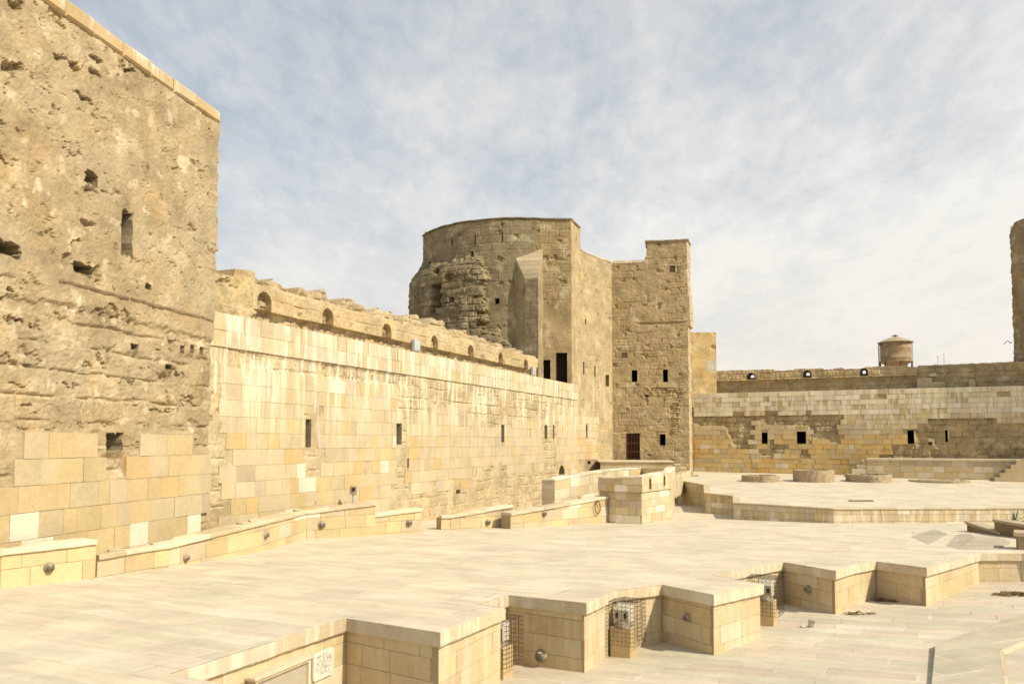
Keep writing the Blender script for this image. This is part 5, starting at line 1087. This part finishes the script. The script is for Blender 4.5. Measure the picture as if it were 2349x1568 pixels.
# ================================================================ LAMPS
def lamp(label, P, nrm2, r, grp='round bulkhead lamps set in the low walls', grille=True):
    ang = math.atan2(nrm2[1], nrm2[0]); t = thing('wall_lamp', label, 'lamp', tuple(map(float, P)), ang, grp)
    mb = MB(); mb.lathe([(r * 1.25, -.02), (r * 1.22, .012), (r * 1.05, .02), (r * 1.0, .05), (r * .86, .055)], 28, axis=(1, 0, 0)); mb.build('ring', M_LAMPMET, t, True, True)
    mb = MB(); mb.lathe([(r * .88, .03), (r * .86, .05), (r * .72, .075), (r * .42, .092), (.002, .097)], 28, axis=(1, 0, 0)); mb.build('lens', M_GLASSY, t, True, True)
    mb = MB()
    for k in range(-2, 3):
        z = k * r * .30; w = math.sqrt(max(.02, 1 - (z / r) ** 2)) * r * .92; prev = None
        for i in range(9):
            f = -1 + 2 * i / 8; y = w * f; q = (y * y + z * z) ** .5 / r; x = 0.045 + .062 * math.sqrt(max(0, 1 - min(1, q) ** 2)); pt = (x, y, z)
            if prev: mb.tube(prev, pt, r * .085, 5)
            prev = pt
    mb.build('guard', M_WIRE, t, False, True); return t
def on_wall(path, x, y): s, z = path.hit(x, y); return path.P(s, z, 0.012), path.nrm(s)
def lamp_px(path, x, y, rpx, label, grp='round bulkhead lamps set in the low walls'):
    P, n = on_wall(path, x, y); return lamp(label, P, n, rpx * P[1] / F * 0.80, grp)
lamp_px(wp, 1242.5, 1503, 15, 'ribbed bulkhead lamp on the pier nearest the camera, at the bottom of the view', 'ribbed bulkhead lamps on the retaining wall piers')
lamp_px(wp, 1579, 1414.5, 9.6, 'ribbed bulkhead lamp on the square pier between the two floodlight cages', 'ribbed bulkhead lamps on the retaining wall piers')
lamp_px(wp, 1855.5, 1350.3, 9.5, 'ribbed bulkhead lamp on the pier right of the farther floodlight cage', 'ribbed bulkhead lamps on the retaining wall piers')
lamp_px(lw1[1], 112, 1301, 12, 'large bulkhead lamp on the nearest low wall at the far left')
lamp_px(lw2[1], 425, 1279, 8, 'bulkhead lamp on the long low wall, nearest its left end')
lamp_px(lw2[1], 608, 1226, 9, 'bulkhead lamp on a white block of the long low wall')
lamp_px(lw2[1], 738, 1203, 9, 'bulkhead lamp on the long low wall just past its bend')
lamp_px(lw3[1], 938, 1198.5, 8, 'bulkhead lamp on the short low wall left of the gap')
lamp_px(lw4[1], 1119, 1197, 7, 'bulkhead lamp on the short low wall right of the gap')
lamp_px(lw5[1], 1248, 1177, 7, 'bulkhead lamp on the low wall that ends at the enclosure')
# hanging ring
P, n = on_wall(lw5[1], 1367, 1148); t = thing('iron_ring', 'thin iron ring hanging on the low wall beside the enclosure', 'ring', tuple(P), math.atan2(n[1], n[0]))
mb = MB(); prev = None
for i in range(17):
    a = i * math.pi / 8; q = (.09, .16 * math.sin(a), -.28 + .28 * math.cos(a))
    if prev: mb.tube(prev, q, .022, 5)
    prev = q
mb.build('hoop', M_IRON, t, False, True); mb = MB(); mb.tube((0, 0, 0), (.1, 0, 0), .035, 6); mb.build('peg', M_IRON, t, False, True)

# ================================================================ CAGED FLOODLIGHTS
def caged(label, base, rz, ph, hide=False):
    z0 = float(lowz(base[0], base[1])); t = thing('caged_floodlight', label, 'floodlight', (base[0], base[1], z0), rz, 'caged floodlights in the recesses of the retaining wall')
    mb = MB(); mb.box((0, 0, ph / 2 - .1), (.40, .34, ph + .2), 0, (.50, .375, .2), .012); mb.build('pedestal', M_BLOCK, t, False, True)
    mb = MB(); mb.lathe([(.19, ph), (.19, ph + .03), (.16, ph + .05), (.155, ph + .10), (.02, ph + .11)], 24); mb.build('base_plate', M_LAMPMET, t, True, True)
    mb = MB(); mb.prism([(-.15, -.11), (.15, -.11), (.17, .10), (-.17, .10)], ph + .10, [ph + .34, ph + .34, ph + .44, ph + .44], (.7, .66, .56), .02); hd = mb.build('lamp_head', M_WHITE, t, False, True)
    mb = MB()
    for x in (-.085, .085): mb = MB(); mb.box((x, -.118, ph + .22), (.05, .02, .10), 0); mk('lamp_window', mb.v, mb.f, M_DARK, hd, (.05, .05, .05), local=True)
    mb = MB(); w, d, za, zb = .34, .30, ph - .30, ph + .50; nx, nz = 9, 11
    def rod(p, q): mb.tube(p, q, .0042, 4, cap=False)
    for sx in (-1, 1):
        for i in range(8): y = -d + 2 * d * i / 7; rod((sx * w, y, za), (sx * w, y, zb))
        for k in range(nz): z = za + (zb - za) * k / (nz - 1); rod((sx * w, -d, z), (sx * w, d, z))
    for sy in (-1, 1):
        for i in range(nx): x = -w + 2 * w * i / (nx - 1); rod((x, sy * d, za), (x, sy * d, zb))
        for k in range(nz): z = za + (zb - za) * k / (nz - 1); rod((-w, sy * d, z), (w, sy * d, z))
    for i in range(nx): x = -w + 2 * w * i / (nx - 1); rod((x, -d, zb), (x, d, zb))
    for i in range(8): y = -d + 2 * d * i / 7; rod((-w, y, zb), (w, y, zb))
    mb.build('cage', M_WIRE, t, False, True); return t
ra = math.atan2(-.49, .871)
def base_at(x, y):
    p = fz(x, y, -1.0)
    for _ in range(6): p = fz(x, y, float(lowz(p[0], p[1])))
    return p
p = base_at(1428, 1509); q = p[:2] + np.array([.871, -.49]) * .17 * 1.0 + np.array([.49, .871]) * .17 - np.array([.871, -.49]) * .17 * 1.2
caged('caged floodlight on a stone post between the two lamp-bearing piers', (float(p[0]) + .05, float(p[1]) + .22), ra, .56)
p = base_at(1759, 1436); caged('farther caged floodlight, half hidden behind the square pier with a flat top', (float(p[0]) + .05, float(p[1]) + .22), ra, .55)
p0 = at(1146, 1480, 15.0); caged('nearest caged floodlight, only its wire edge showing past the first pier', (float(at(1143, 1480, 14.75)[0]), 14.75), ra, .55)

# ================================================================ SIGN AND DISPLAY CASE on the nearest recessed wall
seg = int(wp.seg(wp.hit(740, 1520)[0]))
def wpt(x, y, o=0.0): s, z = wp.hit(x, y, o); return wp.P(s, z, o)
sa, za = wp.hit(714.5, 1499); sb, zb = wp.hit(760, 1499)
z1 = wp.hit(737, 1490)[1]; z0_ = wp.hit(737, 1553)[1]
sg = thing('wall_sign', 'white marble plaque with handwritten Arabic lines beside the display case', 'sign', tuple(wp.P((sa + sb) / 2, z0_, .02)))
def rrect(s0, s1, z0, z1, r, n=5):
    out = []
    for cx, cz, a in ((s1 - r, z1 - r, 0), (s0 + r, z1 - r, 90), (s0 + r, z0 + r, 180), (s1 - r, z0 + r, 270)):
        for i in range(n + 1): t_ = R(a + 90 * i / n); out.append((cx + r * math.cos(t_), cz + r * math.sin(t_)))
    return out
ol = rrect(sa, sb, z0_, z1, .05); k = len(ol)
mk('plate', [wp.P(s, z, .012) for s, z in ol] + [wp.P(s, z, .042) for s, z in ol], [tuple(range(k, 2 * k))[::-1]] + [(i, (i + 1) % k, k + (i + 1) % k, k + i)[::-1] for i in range(k)], plain('white_marble', (.66, .61, .51), .5, 0, .08), sg)
mb = MB(); rs = random.Random(11); W = sb - sa; Hh = z1 - z0_                  # brush strokes of five Arabic lines
for ln_ in range(5):
    zb_ = z1 - Hh * (.20 + .155 * ln_); x = sb - W * .12; xe = sa + W * (.16 if ln_ < 4 else .30); prev = None
    while x > xe:
        st_ = rs.choice(('tooth', 'tooth', 'loop', 'tail', 'stem')); pts_ = []
        u = W * .055
        if st_ == 'tooth': pts_ = [(x, zb_), (x - u * .3, zb_ + .022), (x - u * .6, zb_), (x - u, zb_)]
        elif st_ == 'loop': pts_ = [(x, zb_), (x - u * .2, zb_ + .025), (x - u * .7, zb_ + .025), (x - u * .8, zb_), (x - u * .2, zb_ - .002), (x - u, zb_)]
        elif st_ == 'tail': pts_ = [(x, zb_), (x - u * .3, zb_ - .028), (x - u, zb_ - .036), (x - u * 1.4, zb_ - .012)]
        else: pts_ = [(x, zb_), (x, zb_ + .055)]
        for a, b in zip(pts_[:-1], pts_[1:]): mb.tube(wp.P(a[0], a[1], .043), wp.P(b[0], b[1], .043), .0045, 4)
        if rs.random() < .55: q = wp.P(x - u * .5, zb_ + rs.choice((-.03, .045)), .043); mb.tube(q, q + np.array([.008, .0, .003]), .006, 5)
        x -= u * (1.35 if st_ != 'stem' else .5) + (W * .03 if rs.random() < .25 else 0)
mb.build('lettering', plain('grey_paint', (.30, .28, .26), .7), sg)
dc = thing('display_case', 'stone-hooded glazed case on the recessed wall at the bottom of the view', 'case', tuple(wp.P(wp.hit(640, 1540)[0], -1.0, .1)))
s_a = wp.hit(*B6(470, 800), .15)[0]; s_b = wp.hit(*B6(1575, 560), .15)[0]; zt = wp.hit(*B6(1000, 690), .15)[1]; zbm = -1.15
def wbox(mb, s0, s1, o0, o1, z0, z1, c=None, bev=.008): mb.prism([tuple(wp.P(s, 0, o)[:2]) for s, o in ((s0, o0), (s1, o0), (s1, o1), (s0, o1))], z0, z1, c, bev)
mb = MB(); wbox(mb, s_a - .05, s_b + .0, -.02, .18, zt - .03, zt + .02, PALE, .015); mb.build('hood', M_CAP, dc)
mb = MB(); wbox(mb, s_a, s_a + .05, 0, .15, zbm, zt - .03, (.52, .44, .28)); wbox(mb, s_b - .05, s_b, 0, .15, zbm, zt - .03, (.60, .53, .38)); wbox(mb, s_a + .05, s_b - .05, 0, .15, zt - .075, zt - .03, (.56, .48, .31)); mb.build('frame', M_CAP, dc)
mb = MB(); wbox(mb, s_a + .05, s_b - .05, 0, .105, zbm, zt - .075, (.45, .38, .28), 0); mb.build('panel', plain('faded_panel', (.40, .35, .27), .5, 0, .12, 6), dc)

# ================================================================ SMALL THINGS
M_DRY = plain('dry_leaves', (.22, .145, .06), .9, 0, .5, 30)
def pile(label, x, y, rx, ry, n, seed):
    p = base_at(x, y); rr_ = random.Random(seed); mb = MB()
    for i in range(n):
        a = rr_.uniform(0, 6.28); q = math.sqrt(rr_.random()); px, py = math.cos(a) * q * rx, math.sin(a) * q * ry; h = .07 * (1 - q) * rr_.random(); l = rr_.uniform(.05, .13); b = rr_.uniform(0, 6.28); tl = rr_.uniform(-.5, .5)
        d = Vector((math.cos(b), math.sin(b), tl)) * l; s = Vector((-math.sin(b), math.cos(b), rr_.uniform(-.4, .4))) * l * .28; c_ = Vector((px, py, h + .012)); up = Vector((0, 0, .012))
        mb.add([c_ - d, c_ - s * .8 + up * .3, c_ + d, c_ + s + up], [(0, 1, 2), (0, 2, 3)])
    o = mb.build('leaf_pile', M_DRY, None, False, True); o.location = p; return tag(o, label, 'leaf litter', 'heaps of dry brown leaves on the lower floor')
pile('heap of dry brown leaves with a clear bottle beside it', 2052, 1376, .50, .26, 150, 1)
pile('dark heap of dry leaves near the right edge of the lower floor', 2330, 1363, .55, .30, 170, 2)
pile('thin scatter of twigs at the foot of the third lamp-bearing pier', 1966, 1408, .40, .12, 30, 3)
p = base_at(2036, 1369); t = thing('plastic_bottle', 'clear crumpled plastic bottle with a dark cap lying against the pier', 'bottle', tuple(p), .3)
mb = MB(); mb.lathe([(.02, 0), (.10, .01), (.115, .08), (.10, .14), (.115, .2), (.11, .28), (.045, .36), (.04, .40)], 16, ctr=(-.2, 0, .11), axis=(1, 0, .05)); mb.build('bottle_body', plain('clear_plastic', (.62, .66, .68), .15, 0, .1), t, True, True)
mb = MB(); mb.lathe([(.05, 0), (.05, .07), (.002, .071)], 12, ctr=(.19, 0, .13), axis=(1, 0, .05)); mb.build('cap', plain('dark_blue_cap', (.05, .05, .12), .4), t, True, True)
p = base_at(1859, 1437); t = thing('paper_cup', 'crushed white paper cup on the lower floor in front of the third pier', 'cup', tuple(p))
mb = MB(); mb.lathe([(.05, 0), (.055, .01), (.075, .13), (.08, .135), (.07, .13), (.05, .02), (.002, .02)], 14, axis=(.4, .2, 1), ctr=(0, 0, .01), jit=.08); mb.build('cup_body', M_WHITE, t, True, True); mb = MB(); mb.box((-.16, .0, .02), (.12, .07, .02), .4, None, .005); mb.build('torn_lid', M_WHITE, t, False, True)
# flood lamps on the wall walk
for (zf, x, y, lab) in ((A3, 1178, 552, 'grey floodlight on the wall top, below the middle parapet niche'), (A3, 1812, 683, 'grey floodlight on the wall top, nearest the dark doorways')):
    s, z = LW.hit(*zf(x, y), -0.25); P = LW.P(s, LTOP, -0.25); t = thing('floodlight', lab, 'floodlight', tuple(P), math.atan2(LW.n[0][1], LW.n[0][0]), 'floodlights on the left wall top')
    mb = MB(); mb.prism([(-.05, -.28), (.12, -.28), (.12, .28), (-.05, .28)], .1, .62, None, .02); mb.build('housing', M_GREYBOX, t, False, True)
    mb = MB(); mb.box((.13, 0, .36), (.012, .46, .40), 0); mb.build('glass', plain('lamp_glass', (.42, .47, .47), .1), t, False, True)
    mb = MB(); mb.box((-.02, -.32, .25), (.05, .03, .5), 0); mb.box((-.02, .32, .25), (.05, .03, .5), 0); mb.box((-.02, 0, .02), (.1, .66, .04), 0); mb.build('bracket', M_IRON, t, False, True)
# socket box on a post behind the long low wall
pb = np.array(at(810, 1150, 31.0)); zt = at(810, 1115, 31)[2]; zf_ = at(810, 1152, 31)[2]; t = thing('post_box', 'small metal box on a thin post in front of the big left wall', 'electrical box', (float(pb[0]), 31.0, float(zf_) - .8))
hgt = zt - zf_ + .8; mb = MB(); mb.tube((0, 0, 0), (0, 0, hgt - .25), .035, 8); mb.build('post', M_GREYBOX, t, False, True); mb = MB(); mb.box((0, 0, hgt - .14), (.24, .14, .32), .3, None, .015); bx = mb.build('box', M_LAMPMET, t, False, True)
mb = MB(); mb.box((.03, -.09, hgt - .10), (.10, .02, .12), .3); mk('socket', mb.v, mb.f, M_DARK, bx, (.1, .1, .1), local=True)

# ================================================================ LIGHT, SKY, CAMERA
SH = np.array([0.830, -0.558]); ELV = R(43)
sv = Vector((SH[0] * math.cos(ELV), SH[1] * math.cos(ELV), math.sin(ELV)))
ld = bpy.data.lights.new('sun', 'SUN'); ld.energy = 4.2; ld.angle = R(0.53); ld.color = (1.0, 0.90, 0.70)
lo = bpy.data.objects.new('sun', ld); col.objects.link(lo); lo.rotation_euler = sv.to_track_quat('Z', 'Y').to_euler()
w = bpy.data.worlds.new('World'); sc.world = w; w.use_nodes = True; nt_ = w.node_tree; L = nt_.links; bg = nt_.nodes['Background']
sky = N(nt_, 'ShaderNodeTexSky', sky_type='NISHITA'); sky.sun_disc = False; sky.sun_elevation = ELV; sky.sun_rotation = math.atan2(SH[0], SH[1]); sky.air_density = 1.0; sky.dust_density = 2.5; sky.ozone_density = 1.0
tc = N(nt_, 'ShaderNodeTexCoord').outputs['Generated']; sx = N(nt_, 'ShaderNodeSeparateXYZ'); L.new(tc, sx.inputs[0])
den = math_(nt_, 'ADD', math_(nt_, 'MAXIMUM', sx.outputs[2], 0.0), 0.22)
cb = N(nt_, 'ShaderNodeCombineXYZ'); L.new(math_(nt_, 'DIVIDE', sx.outputs[0], den), cb.inputs[0]); L.new(math_(nt_, 'DIVIDE', sx.outputs[1], den), cb.inputs[1])
mp = N(nt_, 'ShaderNodeMapping'); mp.inputs['Rotation'].default_value = (0, 0, R(-32)); mp.inputs['Scale'].default_value = (1.75, 1.0, 1); L.new(cb.outputs[0], mp.inputs['Vector'])
def wn(scale, detail, rough, dist=0.0):
    n = N(nt_, 'ShaderNodeTexNoise'); n.inputs['Scale'].default_value = scale; n.inputs['Detail'].default_value = detail; n.inputs['Roughness'].default_value = rough; n.inputs['Distortion'].default_value = dist; L.new(mp.outputs[0], n.inputs['Vector']); return n.outputs['Fac']
big = wn(0.55, 4, 0.5, 0.2); fine = wn(2.3, 12, 0.64, 0.35); rip = wn(10.0, 8, 0.66, 0.3)
cov = math_(nt_, 'ADD', math_(nt_, 'MULTIPLY', big, 0.55), math_(nt_, 'ADD', math_(nt_, 'MULTIPLY', fine, 0.40), math_(nt_, 'MULTIPLY', rip, 0.26)))
side_ = math_(nt_, 'ADD', math_(nt_, 'MULTIPLY', sx.outputs[0], 0.20), math_(nt_, 'MULTIPLY', mapr(nt_, sx.outputs[2], 0.05, 0.55, 0.14, -0.03), 1.0))
cov = math_(nt_, 'ADD', cov, side_)
cm = mapr(nt_, cov, 0.51, 0.82, 0.0, 0.88)
hz_ = mapr(nt_, sx.outputs[2], 0.0, 0.26, 0.85, 0.0)
skc = mix(nt_, 0.66, sky.outputs[0], (4.25, 4.5, 4.7))
c = mix(nt_, cm, skc, (6.7, 6.45, 6.05)); c = mix(nt_, hz_, c, (6.5, 5.95, 5.25))
L.new(c, bg.inputs['Color']); bg.inputs['Strength'].default_value = 0.115

cd = bpy.data.cameras.new('camera'); cam = bpy.data.objects.new('camera', cd); col.objects.link(cam); sc.camera = cam
cd.sensor_width = 36; cd.lens = 36 * F / 2349; cd.shift_y = (PPY - 784) / 2349; cd.clip_end = 12000; cd.clip_start = 0.1
cam.location = tuple(EYE); cam.rotation_euler = (R(90) + TH, 0, 0)
cd.dof.use_dof = True; cd.dof.focus_distance = 50; cd.dof.aperture_fstop = 1.4
vs_ = sc.view_settings; vs_.view_transform = 'Standard'; vs_.look = 'None'; vs_.exposure = 0.34; vs_.gamma = 1; vs_.use_curve_mapping = False
